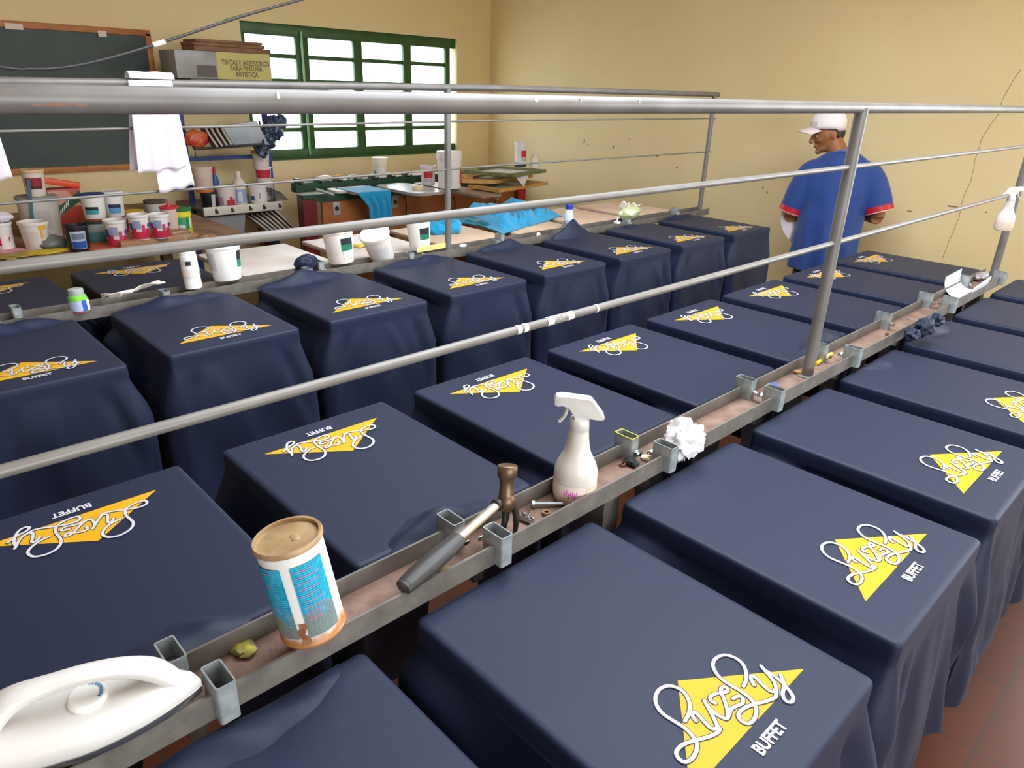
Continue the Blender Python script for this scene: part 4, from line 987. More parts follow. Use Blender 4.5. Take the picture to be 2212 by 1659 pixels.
# bright printed box with orange cutter on top
p = Z(160, 505, BZ); k = 1/ppm(p); f = facing(p)
t = thing('carton_box', 'red and green printed cardboard carton leaning among the pots', 'box', (p.x-.10, p.y, BZ), (0, 0, f+.25)); H = 92*k
b = MB(); b.box((0, 0, H/2), (.10, 62*k, H), bev=.003); b.build('body', cm((170, 62, 44)), parent=t)
mb = MB(); W2 = 31*k
mb.add([(.0512, -W2*.98, H*.96), (.0512, W2*.2, H*.96), (.0512, W2*.98, H*.60), (.0512, -W2*.3, H*.62), (.0512, -W2*.98, H*.80)], [(0, 1, 2, 3, 4)]); mb.mi = 1
mb.add([(.0516, -W2*.98, H*.30), (.0516, W2*.98, H*.72), (.0516, W2*.98, H*.95), (.0516, W2*.4, H*.80), (.0516, -W2*.98, H*.52)], [(0, 1, 2, 3, 4)]); mb.mi = 2
for i in range(5): mb.add([(.052, -W2*.5+i*.012, H*(.42+i*.05)), (.052, -W2*.5+i*.012+.006, H*(.42+i*.05)), (.052, -W2*.5+i*.012+.012, H*(.54+i*.05)), (.052, -W2*.5+i*.012+.006, H*(.54+i*.05))], [(0, 1, 2, 3)])
mb.build('label', [cm((202, 150, 130)), cm((30, 84, 60)), cm((226, 218, 206))], parent=t, smooth=False)
ct_ = thing('cutter_knife', 'orange cutter knife with black tip on top of the red and green carton', 'knife', (p.x-.10, p.y, BZ+H+.002), (0, 0, f+pi/2+.25))
b = MB(); b.box((.0, 0, .028), (.20, .04, .034), T(0, 0, 0) @ RY(.22), bev=.006); b.build('handle', cm((222, 76, 38)), parent=ct_); b = MB(); b.box((-.12, 0, .052), (.06, .034, .03), bev=.006); b.build('tip', M_black, parent=ct_)
p6 = bp('black pot with bright blue label in front on the bench', 174, 541, 46, 52, body=(32, 34, 44), labels=[(.12, .80, -38, 42, (190, 200, 216)), (.14, .42, -35, 39, (44, 88, 170)), (.50, .72, -30, 36, (120, 130, 150))], inner=(150, 90, 70), taper=.84)
p7 = bp('teal pot under the white pot with blue lid', 214, 522, 44, 44, body=(98, 140, 140), lid=(60, 54, 50), labels=[(.5, .85, -50, 60, (150, 160, 158)), (.10, .5, -50, 30, (84, 146, 146))], taper=.9)
bp('white pot with dark blue lid and teal label stacked on the teal pot', 208, 482, 46, 52, base=p7, body=(232, 228, 222), lid=(40, 58, 130), lidh=.08, labels=[(.42, .54, -50, 20, (24, 32, 48)), (.26, .42, -50, 20, (60, 150, 160)), (.0, .08, -70, 70, (150, 70, 50))])
p8 = bp('pot with rainbow paint bands behind the red and white pot', 255, 508, 42, 36, body=(200, 190, 186), lid=(160, 176, 196), labels=[(.3, .9, -60, 60, (176, 60, 70))])
bp('white pot with light blue label stacked at the back of the bench', 250, 472, 42, 52, base=p8, body=(232, 228, 224), lid=(236, 232, 226), labels=[(.40, .54, -30, 40, (30, 44, 74)), (.20, .40, -30, 40, (96, 150, 196)), (0, .06, -70, 70, (170, 50, 60))])
bp('white pot with red splash label right of the black pot', 257, 534, 44, 56, body=(238, 230, 224), inner=(210, 100, 60), labels=RB(), taper=.84)
q = Z(290, 524, BZ); k = 1/ppm(q); t_ = thing('wooden_tray', 'shallow brown wooden tray under two red and white pots', 'tray', (Z(333, 523, BZ).x, Z(333, 523, BZ).y, BZ), (0, 0, pi/2-YAW*0)); b = MB(); b.box((0, 0, .022), (.42, .26, .044), bev=.004); b.build('slab', mat('tray_wood', (176, 130, 88), .6), parent=t_)
TR = BZ+.0445
def tp_(label, uc, vb, w, h, **kw):
    q = Z(uc, vb, TR); k = 1/ppm(q); o = pot(label, (q.x, q.y, TR), w*k/2, h*k/.94, group=GP, **kw); o['top'] = TR+h*k/.94; return o
bp('yellow lidded pot behind the red and white pots', 296, 500, 38, 42, body=(226, 200, 190), lid=(228, 190, 40), labels=[(.2, .8, -70, 70, (190, 80, 90))])
tp_('left red and white pot standing on the wooden tray', 306, 516, 42, 50, body=(240, 232, 228), inner=(210, 90, 110), labels=RB(), taper=.84)
tp_('right red and white pot with brushes standing on the wooden tray', 350, 513, 42, 48, body=(240, 232, 228), inner=(40, 44, 60), labels=RB(), taper=.84)
bp('grey-white pot with brown rimmed lid and blue smears at the back', 342, 484, 42, 48, body=(210, 205, 204), lid=(96, 82, 70), labels=[(.1, .55, -80, 10, (74, 130, 180)), (.2, .5, 10, 50, (60, 100, 140))])
p11 = bp('pinkish pot with bright red knobbed lid', 374, 508, 36, 58, body=(218, 196, 186), lid=(214, 54, 70), lidh=.06)
b = MB(); b.lathe([(0, 0), (.012, 0), (.006, .03), (.003, .045), (0, .046)], 10); o = b.build('lid_knob', cm((214, 54, 70)), parent=p11); o.location = (0, 0, p11['top']-BZ-.006)
bp('yellow and green can with dark green lid', 400, 506, 34, 54, body=(214, 206, 60), lid=(38, 118, 70), lidh=.10, taper=.96, labels=[(.70, .84, -80, 80, (238, 222, 40)), (.22, .66, -35, 18, (70, 160, 110)), (.22, .66, 18, 40, (34, 130, 70)), (.30, .66, 40, 54, (226, 230, 224)), (.28, .40, -32, 10, (214, 224, 226)), (.0, .10, -80, 80, (232, 228, 200))])
q = Z(222, 534, BZ); b = MB(); b.lathe([(0, 0), (.10, 0), (.104, .006), (.098, .012), (0, .010)], 28); o = b.build('pot_lid', mat('orange_lid', (204, 98, 62), .6, rgb2=(176, 84, 56), vscale=14)); o.location = (q.x, q.y, BZ); tag(o, 'flat orange lid lying on the bench beside the black pot', 'lid')
q = Z(112, 538, BZ); crumple('grey_rag', 'small grey rag on the bench before the large bucket', 'rag', (q.x, q.y, BZ), (.07, .08, .045), cm((120, 124, 118)), 31, 24)
q = Z(86, 549, BZ); crumple('yellow_paint_blob', 'bright yellow paint spill on the bench front', 'paint blob', (q.x, q.y, BZ), (.05, .16, .012), cm((212, 180, 40)), 33, 24)
q = Z(30, 556, BZ); crumple('ochre_paint_blob', 'dull ochre paint spill near the pink lid', 'paint blob', (q.x, q.y, BZ), (.07, .10, .012), cm((170, 148, 70)), 35, 24)
q = Z(425, 519, BZ); b = MB(); b.box((0, 0, .006), (.20, .12, .012), bev=.002); o = b.build('blue_sheet', cm((104, 130, 150))); o.location = (q.x, q.y, BZ); o.rotation_euler = (0, 0, .6); tag(o, 'blue-grey folded sheet on the bench right of the yellow can', 'sheet')
q = Z(450, 524, BZ); crumple('brown_rag', 'brown crumpled scrap at the right end of the bench', 'rag', (q.x, q.y, BZ), (.06, .06, .03), cm((168, 132, 100)), 37, 20)
q = Z(396, 522, BZ); b = MB(); b.lathe([(0, 0), (.05, 0), (.055, .05), (.05, .05), (.045, .006), (0, .006)], 20); o = b.build('glass_dish', mat('cloudy_glass', (196, 168, 150), .2)); o.location = (q.x, q.y, BZ); tag(o, 'low cloudy glass dish before the yellow can', 'dish')

# ------------------------------------------------------------------ blue steel rack with shelves
RX0, RX1 = XL+.03, -4.52
ya, yb = X(402, 340, RX0+.25).y, X(580, 340, RX0+.25).y
t = thing('steel_rack', 'blue steel rack beside the window with a white-edged lower shelf', 'rack', (RX0, (ya+yb)/2, FLOOR)); RACK = t; O = (RX0, (ya+yb)/2, FLOOR)
SZ = X(420, 458, RX1).z; TZ = X(480, 172, RX1+.06).z
for yy_, nm in ((ya, 'upright'), (yb, 'upright')):
    b = MB(); b.box(rel(O, (RX0+.25, yy_, (FLOOR+TZ)/2)), (.04, .03, TZ-FLOOR)); b.build(nm, M_blue, parent=t, smooth=False)
zb = X(500, 340, RX0+.25).z
b = MB(); b.box(rel(O, (RX0+.25, (ya+yb)/2, zb)), (.025, yb-ya, .03)); b.build('cross_bar', M_blue, parent=t, smooth=False)
b = MB(); b.box(rel(O, (RX0+.25, (ya+yb)/2, X(500, 402, RX0+.25).z)), (.02, yb-ya, .025)); b.build('cross_bar', M_blue, parent=t, smooth=False)
b = MB(); b.box(rel(O, ((RX0+RX1+.1)/2, (ya+yb)/2, TZ-.012)), (RX1+.1-RX0, yb-ya+.06, .024)); b.build('top_shelf', M_rail, parent=t, smooth=False)
ls, le = X(438, 457, RX1).y, min(X(625, 441, RX1).y, X(655, 440, -4.20).y-.02)
b = MB(); b.box(rel(O, ((RX0+RX1)/2, (ls+le)/2, SZ)), (RX1-RX0, le-ls, .02)); b.build('lower_shelf', M_rail, parent=t, smooth=False)
b = MB(); b.box(rel(O, (RX1+.012, (ls+le)/2, SZ-.005)), (.02, le-ls, .062), bev=.004); fr = b.build('shelf_edge', cm((226, 220, 206)), parent=t)
b = MB()
for u in (464, 499, 538, 568, 602): 
    y_ = X(u, 455, RX1).y; b.box(rel(O, (RX1+.0235, y_, SZ-.005)), (.002, .016, .034)); b.box(rel(O, (RX1+.0238, y_+.012, SZ-.012)), (.002, .008, .02))
b.build('edge_marks', cm((52, 50, 54)), parent=fr, smooth=False)
def on_shelf(u, zz, xs): 
    for v in range(200, 620):
        pass
def shelf_pot(label, uc, w, h, xs, base=None, **kw):
    z = SZ+.011 if base is None else base['top']
    q = X(uc, 440, xs); pr_ = Vector((xs, q.y, z)); k = 1/ppm(pr_); o = pot(label, (xs, q.y, z), w*k/2, h*k/.95, group='paint containers on the rack shelf', **kw); o['top'] = z+h*k/.95+.0005; return o
s1 = shelf_pot('squat black pot at the left end of the rack shelf', 452, 32, 30, RX1-.10, body=(28, 30, 40), lid=(40, 40, 48), labels=[(.05, .95, 22, 60, (206, 206, 204))])
shelf_pot('cream bucket with orange bottom stacked on the black pot on the rack', 446, 40, 50, RX1-.11, base=s1, body=(226, 202, 186), lid=(228, 200, 182), labels=[(.0, .12, -85, 85, (206, 112, 56)), (.2, .6, -50, 60, (214, 186, 180))])
shelf_pot('white pot with red splashes between the blue bottle and the white bottle', 491, 40, 38, RX1-.09, body=(232, 222, 218), inner=(190, 130, 90), labels=[(.05, .35, 0, 60, (200, 50, 66)), (.3, .5, 20, 40, (200, 50, 66)), (.1, .5, -50, -20, (190, 150, 170))])
s5 = shelf_pot('white pot with small blue mark at the right of the rack shelf', 560, 38, 36, RX1-.08, body=(236, 230, 228), labels=[(.0, .45, -60, -28, (36, 84, 160)), (.3, .6, 5, 15, (170, 168, 176))])
s6 = shelf_pot('pot with red and blue smears behind the white pot on the rack', 577, 34, 40, RX1-.24, body=(220, 206, 208), lid=(226, 216, 212), labels=[(.1, .9, 10, 50, (190, 200, 210)), (.2, .6, 30, 50, (200, 60, 80))])
s7 = shelf_pot('white pot with red label stacked on the smeared pot on the rack', 575, 34, 24, RX1-.24, base=s6, body=(232, 224, 218), lid=(236, 226, 220), labels=[(.1, .8, -60, 60, (200, 46, 66))])
shelf_pot('yellow-topped white pot at the top of the stack on the rack', 573, 36, 34, RX1-.24, base=s7, body=(230, 222, 214), lid=(196, 168, 60), lidh=.2)
def shelf_bottle(label, uc, w, h, xs, m, capm, lab):
    q = X(uc, 440, xs); k = 1/ppm((xs, q.y, SZ)); r = w*k/2; H = h*k/.95
    return bottle(label, (xs, q.y, SZ+.011), [(r*.92, 0), (r, .005), (r, H*.62), (r*.8, H*.72), (r*.36, H*.80), (r*.34, H*.84)], m, 'bottle', 'bottle', ([(r*.42, H*.82), (r*.42, H*.98), (0, H)], capm), [(r, H*a_, H*b_, c_, d_, e_) for a_, b_, c_, d_, e_ in lab])
shelf_bottle('slim blue bottle with red cap on the rack shelf', 471, 15, 76, RX1-.16, cm((40, 84, 156)), cm((190, 40, 60)), [(.05, .4, -50, 60, (180, 170, 196)), (.05, .2, -50, 60, (120, 40, 70))])
shelf_bottle('white bottle with blue label standing on the rack shelf', 521, 26, 66, RX1-.10, cm((232, 218, 208)), cm((236, 222, 212)), [(.06, .46, -70, 70, (150, 172, 206)), (.10, .40, -20, 20, (214, 220, 232))])
# rows of squeegees hanging under shelf and in the upper holder
def squeegees(label, quad_top, quad_bot, x, n, m1, m2, name='squeegee', group=None, skip=()):
    (ua, va), (ub, vb) = quad_top; (uc_, vc), (ud, vd) = quad_bot
    for i in range(n):
        if i in skip: continue
        s = (i+.5)/n; A = X(ua+(ub-ua)*s, va+(vb-va)*s, x); B = X(uc_+(ud-uc_)*s, vc+(vd-vc)*s, x+.12)
        t_ = thing(name, label, 'squeegee', A, (0, 0, 0), group); d = B-A; P = catmull([(0, 0, 0), d*.5+Vector((.0, -.012, .015)), d], 5)
        wdt = abs(X(ub, vb, x).y-X(ua, va, x).y)/n*.42
        b = MB(); vs = []
        for q in P: vs += [(q.x-.07, q.y-wdt, q.z), (q.x-.07, q.y+wdt, q.z), (q.x+.0, q.y+wdt, q.z), (q.x+.0, q.y-wdt, q.z)]
        fs = []
        for j in range(len(P)-1):
            for k in range(4): k2 = (k+1) % 4; fs.append((4*j+k, 4*j+k2, 4*j+4+k2, 4*j+4+k))
        fs += [(0, 3, 2, 1), tuple(4*(len(P)-1)+k for k in range(4))]
        b.add(vs, fs); b.build('blade', m1, parent=t_, smooth=False, recalc=True)
        b = MB(); b.tube([q+Vector((.003, 0, .0)) for q in P], .008, 6); b.build('edge', m2, parent=t_)
M_sq1 = cm((58, 46, 44)); M_sq2 = cm((216, 206, 188))
squeegees('brown squeegee with pale edge, one of the row hanging under the rack shelf', ((528, 466), (600, 455)), ((575, 500), (640, 492)), RX1-.14, 7, M_sq1, M_sq2, group='squeegees under the rack shelf')
squeegees('dark squeegee with pale edge, one of the row in the upper rack holder', ((438, 276), (482, 270)), ((465, 318), (505, 312)), RX1-.10, 4, M_sq1, M_sq2, group='squeegees in the upper rack holder')
# grey scoop under the shelf
P = [X(u, v, RX1-.03) for u, v in [(438, 472), (530, 462), (528, 502), (470, 510), (452, 498)]]
b = MB(); b.loft([[q+Vector((-.12, 0, 0)) for q in P], P]); o = b.build('grey_tray', mat('grey_plastic_tray', (150, 152, 156), .4), recalc=True, smooth=False); tag(o, 'grey plastic tray with small white sticker hanging under the rack shelf', 'tray')
q = X(475, 495, RX1-.028); k = 1/ppm(q); b = MB(); b.box(q, (.002, 12*k, 12*k)); b.build('sticker', cm((232, 220, 216)), parent=o, smooth=False)
# wire basket at the right end of the shelf
b = MB()
for i in range(9):
    y_ = X(590+i*4, 430, RX1-.1).y; zt = X(590+i*4, 405+i*1.5, RX1-.1).z; b.tube([(RX1-.1, y_, SZ+.011), (RX1-.16, y_-.03, zt)], .004, 6)
b.tube([(RX1-.16, X(590, 430, RX1-.1).y-.03, X(590, 405, RX1-.1).z), (RX1-.16, X(622, 430, RX1-.1).y-.03, X(622, 417, RX1-.1).z)], .004, 6)
o = b.build('wire_rack', cm((70, 68, 72))); tag(o, 'small wire dish rack at the right end of the rack shelf', 'wire rack')
# red and glassy packs in the upper holder
q = X(424, 299, RX1-.05); crumple('red_packet', 'red and yellow packet at the left of the upper rack holder', 'packet', (q.x, q.y, q.z-.05), (.04, .085, .065), mat('red_packet', (206, 36, 48), .35, rgb2=(196, 120, 50), vscale=16), 41, 30, .35, 1.3)
P = [X(u, v, RX1-.06) for u, v in [(480, 272), (555, 262), (580, 312), (505, 318)]]
b = MB(); b.loft([[q+Vector((-.05, 0, 0)) for q in P], P]); o = b.build('grey_folder', mat('glossy_grey_film', (150, 160, 172), .15, spec=.8, rgb2=(130, 140, 152), vscale=6), recalc=True, smooth=False); tag(o, 'glossy grey plastic pack in the upper rack holder', 'pack')
b = MB(); q0, q1 = X(420, 322, RX1-.02), X(570, 312, RX1-.02); b.tube([q0, q1], .009, 8); b.tube([X(392, 268, RX0+.25), X(420, 322, RX1-.02)], .008, 8); b.tube([X(560, 262, RX0+.25), q1], .008, 8); b.tube([X(421, 322, RX1-.02), X(424, 345, RX1-.02)], .004, 6)
o = b.build('wire_holder', cm((60, 60, 66)), parent=RACK); o.location = (-O[0], -O[1], -O[2])
for i, (u, v, s, sd) in enumerate([(590, 275, .075, 51), (566, 322, .05, 53), (605, 262, .05, 55), (578, 300, .06, 57)]):
    q = X(u, v, RX1-.12)
    crumple('film_scrap', ['glossy blue-grey film bunch at the right of the upper holder', 'dark bunch of film hanging below the upper holder', 'small film tuft sticking out right of the upper holder', 'silvery film bunch beside the blue upright'][i], 'film', (q.x, q.y, q.z-s), (s, s*1.1, s*1.2), mat('glossy_blue_film', (70, 90, 120), .2, spec=.8, rgb2=(44, 60, 86), vscale=18), sd, 30, .7, 1.8)
# carton with lettering + planks on the top shelf
P0, P1 = X(376, 112, RX1+.04), X(583, 118, RX1+.04); Pb = X(583, 172, RX1+.04)
t = thing('carton_box', 'grey and yellow printed carton wrapped in film on top of the blue rack', 'box', (RX1-.10, (P0.y+P1.y)/2, TZ+.001)); hh = P1.z-TZ; ww = P1.y-P0.y
b = MB(); b.box((0, 0, hh/2), (.28, ww, hh), bev=.004); b.build('body', mat('film_wrapped_grey', (168, 168, 164), .3, rgb2=(146, 146, 142), vscale=8), parent=t)
b = MB(); b.box((.1405, ww*.20, hh*.5), (.003, ww*.58, hh*.98)); lb = b.build('yellow_panel', mat('yellow_carton_print', (206, 190, 84), .4, rgb2=(196, 182, 110), vscale=20), parent=t, smooth=False)
b = MB(); b.box((.1405, -ww*.20, hh*.28), (.0035, ww*.20, hh*.42)); b.build('hand_hole', cm((84, 70, 64)), parent=t, smooth=False)
b = MB()
for i, (tx, zz) in enumerate([('TINTAS E ACESSORIOS', .62), ('PARA PINTURA', .42), ('ARTISTICA', .20)]):
    text_mesh(b, tx, T(.1435, ww*.22, hh*zz) @ RZ(pi/2) @ RX(pi/2) @ Matrix.Diagonal((.040, .046, 1, 1)), 0, .02, .85)
b.build('lettering', cm((96, 82, 40)), parent=lb, smooth=False)
for i, (u0, v0, u1, v1, th) in enumerate([(412, 98, 578, 108, .03), (410, 92, 565, 103, .022), (416, 88, 560, 97, .018)]):
    a_, c_ = X(u0, v0, RX1-.02+i*.0), X(u1, v1, RX1-.02)
    zz = TZ+hh+.002+[0, .031, .054][i]; b = MB(); L_ = c_.y-a_.y; b.box((RX1-.08, (a_.y+c_.y)/2, zz+th/2), (.22, L_, th), bev=.003)
    o = b.build('wooden_board', mat('brown_board', (150, 108, 78), .7, rgb2=(120, 84, 60), vscale=10)); tag(o, ['lowest brown board on top of the wrapped carton', 'middle brown board on top of the wrapped carton', 'uppermost brown board on top of the wrapped carton'][i], 'board', None)

# ------------------------------------------------------------------ green and red printing machine below the window
MX0, MX1 = -4.98, -4.20
my0, my1 = X(655, 440, MX1).y, X(1130, 415, MX1).y
MZ = -.085
t = thing('printing_machine', 'green and red printing machine with wooden front panel below the window', 'printing machine', (MX1, (my0+my1)/2, FLOOR)); O = (MX1, (my0+my1)/2, FLOOR)
wz0 = -.42
b = MB(); b.box(rel(O, (MX1-.02, (my0+my1)/2+.06, (wz0+MZ-.05)/2)), (.03, my1-my0-.2, MZ-.05-wz0)); pn = b.build('front_panel', mat('orange_plywood', (186, 116, 62), .5, rgb2=(160, 94, 52), vscale=5), parent=t, smooth=False)
M_dred = mat('dark_red_paint', (118, 24, 26), .4, rgb2=(96, 20, 26), vscale=12); M_dgreen = mat('dark_green_paint', (34, 84, 58), .4, rgb2=(44, 66, 52), vscale=14)
for y_, m_, w_ in ((my0+.03, M_dred, .11), (my1-.06, mat('bright_red_paint', (176, 26, 28), .4), .10)):
    for x_ in (MX1-.0, MX0+.06):
        b = MB(); b.box(rel(O, (x_, y_, (FLOOR+MZ-.03)/2)), (.09, w_, MZ-.03-FLOOR)); b.build('leg', m_, parent=t, smooth=False)
b = MB(); b.box(rel(O, (MX1-.01, (my0+my1)/2, wz0-.03)), (.06, my1-my0-.1, .05)); b.build('lower_beam', M_dred, parent=t, smooth=False)
b = MB(); b.box(rel(O, (MX1-.04, (my0+my1)/2, MZ-.03)), (.10, my1-my0, .06)); b.box(rel(O, (MX1-.30, (my0+my1)/2-.2, MZ+.015)), (.08, (my1-my0)*.75, .07)); b.build('top_beam', M_dgreen, parent=t, smooth=False)
b = MB()
for i in range(7): y_ = my0+.12+i*.17; b.box(rel(O, (MX1-.30, y_, MZ+.065)), (.05, .04, .035)); b.tube([rel(O, (MX1-.26, y_, MZ+.05)), rel(O, (MX1-.20, y_, MZ+.06))], .010, 8)
b.build('clamp', cm((58, 66, 62)), parent=t)
b = MB(); a_, c_ = X(683, 409, MX1+.06), X(722, 421, MX1+.14); b.tube([rel(O, a_), rel(O, c_)], .012, 8); b.build('lever', M_galv, parent=t)
for u, v in [(727, 450), (853, 436), (1071, 421)]:
    q = X(u, v, MX1-.004); b = MB(); b.box(rel(O, q), (.012, .062, .10), bev=.002); so = b.build('socket', cm((176, 172, 166)), parent=t)
    b = MB(); b.lathe([(0, 0), (.018, 0), (.016, .006), (0, .006)], 16, T(*rel(O, (q.x+.006, q.y, q.z))) @ RY(pi/2)); b.build('hole', cm((40, 40, 42)), parent=so)
for (u, v, u2, v2) in [(874, 422, 876, 458), (979, 424, 982, 445), (1070, 412, 1069, 436)]:
    a_, c_ = X(u, v, MX1+.01), X(u2, v2, MX1+.01); b = MB(); b.tube([rel(O, a_), rel(O, a_.lerp(c_, .5)+Vector((.01, .006, 0))), rel(O, c_+Vector((0, 0, -.1)))], .005, 6); b.build('wire', M_black, parent=t)
def pl(quad, z, th, name, m, parent, r=.0):
    P = [Z(u, v, z) for u, v in quad]; b = MB(); pts = [(q.x, q.y) for q in P]
    if r:
        out = []; n = len(pts)
        for i in range(n):
            p0, p1, p2 = Vector(pts[i-1]), Vector(pts[i]), Vector(pts[(i+1) % n]); a = (p0-p1).normalized()*r; c = (p2-p1).normalized()*r
            for k in range(6): s = k/5; out.append(tuple((p1+a)*(1-s)**2+p1*2*s*(1-s)+(p1+c)*s*s))
        pts = out
    n = len(pts); area = sum(pts[i][0]*pts[(i+1) % n][1]-pts[(i+1) % n][0]*pts[i][1] for i in range(n))
    if area < 0: pts = pts[::-1]
    b.prism(pts, z-th, z); return b.build(name, m, parent=parent)
def plw(name, x0, x1, ya_, yb_, z, th, m, parent, r=0):
    b = MB(); pts = [(x0, ya_), (x1, ya_), (x1, yb_), (x0, yb_)]
    if r:
        out = []
        for i in range(4):
            p0, p1, p2 = Vector(pts[i-1]), Vector(pts[i]), Vector(pts[(i+1) % 4]); a = (p0-p1).normalized()*r; c = (p2-p1).normalized()*r
            for k in range(6): s = k/5; out.append(tuple((p1+a)*(1-s)**2+p1*2*s*(1-s)+(p1+c)*s*s))
        pts = out
    b.prism([(x-O[0], y-O[1]) for x, y in pts], z-th-O[2], z-O[2]); return b.build(name, m, parent=parent)
ZP = -.07
q = Z(738, 412, ZP); plw('platen', MX1-.15, q.x+.02, Z(705, 408, ZP).y, Z(775, 414, ZP).y, ZP, .018, M_whiteboard, t, .06)
q = Z(810, 414, ZP); TQ = plw('platen', MX1-.15, q.x, q.y-.16, q.y+.13, ZP, .018, M_wood, t, .04); tqy = q.y; tqx = q.x
M_metalp = mat('worn_metal_platen', (196, 190, 188), .3, metal=.25, rgb2=(160, 150, 146), vscale=7)
q = Z(900, 418, ZP); r_ = Z(985, 421, ZP); plw('platen', MX1-.15, q.x+.02, Z(862, 410, ZP).y-.02, r_.y+.10, ZP, .022, M_metalp, t, .12)
q = Z(1045, 420, ZP); plw('platen', MX1-.15, q.x, Z(1000, 420, ZP).y+.12, Z(1060, 418, ZP).y+.12, ZP-.01, .018, cm((150, 130, 116)), t, .03)
# turquoise shirt over the machine's platen
b = MB()
zb_ = X(820, 492, tqx+.02).z
def tq(u, v):
    y = tqy-.165+.30*u; 
    if v < .35: s = v/.35; return (MX1-.10+(tqx+.01-MX1+.10)*s, y, ZP+.003)
    s = (v-.35)/.65; sl = .35+.65*min(1, s*2.2); yy = tqy+.135-(tqy+.135-y)*(1-.28*min(1, s*2.5)) 
    return (tqx+.012+.03*s+.014*sin(u*22+s)*min(1, s*3), yy, ZP+.003-(ZP+.003-zb_)*s)
b.grid(tq, 44, 30); o = b.build('turquoise_shirt', M_turq, angle=80); md = o.modifiers.new('thickness', 'SOLIDIFY'); md.thickness = .003; md.offset = 1; tag(o, 'turquoise shirt hanging over the front platen of the green machine', 'shirt')
# things on the machine
def on_m(label, uc, vb, w, h, z=ZP, **kw):
    q = Z(uc, vb, z); k = 1/ppm(q); o = pot(label, (q.x, q.y, z), w*k/2, h*k/.95, **kw); o['top'] = z+h*k/.95; return o
on_m('clear pot with red label standing on the metal platen', 925, 399, 32, 38, body=(216, 206, 204), labels=[(.38, .72, -35, 40, (190, 30, 40)), (.1, .36, -30, 36, (190, 178, 178))], taper=.86)
on_m('large white ribbed bucket on the metal platen behind the far post', 971, 406, 52, 72, body=(232, 226, 220), lid=(238, 232, 228), lidh=.22, labels=[(.1, .62, -20, 18, (206, 204, 206)), (.15, .6, 60, 84, (200, 60, 50))], taper=.93)
q = Z(902, 409, ZP); b = MB(); b.loft([[((.045*c1), (.045*s1), zz) for c1, s1 in [(cos(k*pi/14), sin(k*pi/14)) for k in range(28)]] for zz in (.0, .026)]+[[((.034*c1), (.034*s1), zz) for c1, s1 in [(cos(k*pi/14), sin(k*pi/14)) for k in range(28)]] for zz in (.026, .0)], capa=False, capb=False); o = b.build('tape_roll', cm((226, 208, 176))); o.location = (q.x, q.y, ZP); tag(o, 'cream masking tape roll lying on the metal platen', 'tape roll')
TB = MZ+.050
def at_tb(u): 
    x_ = MX1-.30; q = X(u, 390, x_); return Vector((x_, q.y, TB))
p = at_tb(823); k = 1/ppm(p); s8 = pot('white tub on the green beam', p, 15*k, 20*k, body=(236, 228, 224), group=None, labels=[(.2, .7, -80, -40, (120, 150, 160))]); 
pot('cream lidded tub stacked upside down on the white tub', (p.x, p.y, TB+20*k), 16*k, 21*k, body=(240, 230, 206), lid=(244, 236, 210), group=None, taper=1.0)
p = at_tb(702); tw = thing('brush_with_handle', 'white oval brush with orange wooden handle on the green beam', 'brush', (p.x, p.y, TB)); k = 1/ppm(p)
MB().ball((0, 0, .022), (.04, 16*k, .024), 20).build('head', M_white, parent=tw); b = MB(); b.tube(catmull([(0, 14*k, .024), (0, 26*k, .022), (0, 42*k, .034)], 4), [.018, .018, .017, .016, .015, .014, .013, .012, .010], 10); b.build('handle', cm((220, 150, 50)), parent=tw)
p = at_tb(758); b = MB(); b.lathe([(0, 0), (.03, 0), (.03, .02), (.02, .03), (0, .03)], 16); o = b.build('metal_cup', M_galv); o.location = p; tag(o, 'small dark metal cup on the green beam', 'cup')
q = X(892, 378, MX0+.25); k = 1/ppm(q); b = MB(); b.box(q, (.05, 44*k*1.3, .03), bev=.004); b.build('x', cm((236, 140, 104))); o = bpy.data.objects['x']; o.name = 'orange_bar'; tag(o, 'pale orange bar lying behind the pots on the machine', 'bar'); b = MB(); b.box((0, 0, (MZ-.1-q.z)), (.3, 44*k*1.6, .04)); 
b = MB(); b.box(rel(O, (MX0+.28, q.y+.3, (q.z-.015+MZ-.02)/2)), (.2, 1.6, q.z-.015-(MZ-.02))); b.build('rear_shelf', cm((84, 70, 64)), parent=t, smooth=False)
# screen frames stacked on the right
def screen(label, quad, z, th=.03, m=None, mesh=(206, 210, 204), z_off=0):
    P = [Z(u, v, z) for u, v in quad]; c = sum(P, Vector())/4; ts = thing('screen_frame', label, 'screen frame', (c.x, c.y, z-th)); b = MB()
    ins = [p_.lerp(c, .16) for p_ in P]
    def rg(Q, zz): return [(q.x-c.x, q.y-c.y, zz) for q in Q]
    b.loft([rg(P, 0), rg(P, th), rg(ins, th), rg(ins, 0), rg(P, 0)], capa=False, capb=False); b.build('wood_frame', m, parent=ts, smooth=False, recalc=True)
    b = MB(); b.add(rg(ins, .006)+rg(ins, .008), [(3, 2, 1, 0), (4, 5, 6, 7), (0, 1, 5, 4), (1, 2, 6, 5), (2, 3, 7, 6), (3, 0, 4, 7)]); b.build('mesh', cm(mesh), parent=ts, smooth=False); return ts
M_fr1 = mat('olive_stained_frame', (140, 136, 84), .6, rgb2=(84, 96, 60), vscale=16); M_fr2 = mat('yellow_wood_frame', (204, 158, 84), .6, rgb2=(176, 130, 66), vscale=10)
screen('yellow wooden screen frame with greenish mesh, lowest of the stack', [(1010, 399), (1078, 409), (1184, 393), (1098, 385)], -.045, .026, M_fr2, (150, 176, 166))
screen('short yellow and green frame in the middle of the stack', [(998, 387), (1070, 389), (1120, 380), (1040, 372)], .0, .030, M_fr2, (190, 190, 180))
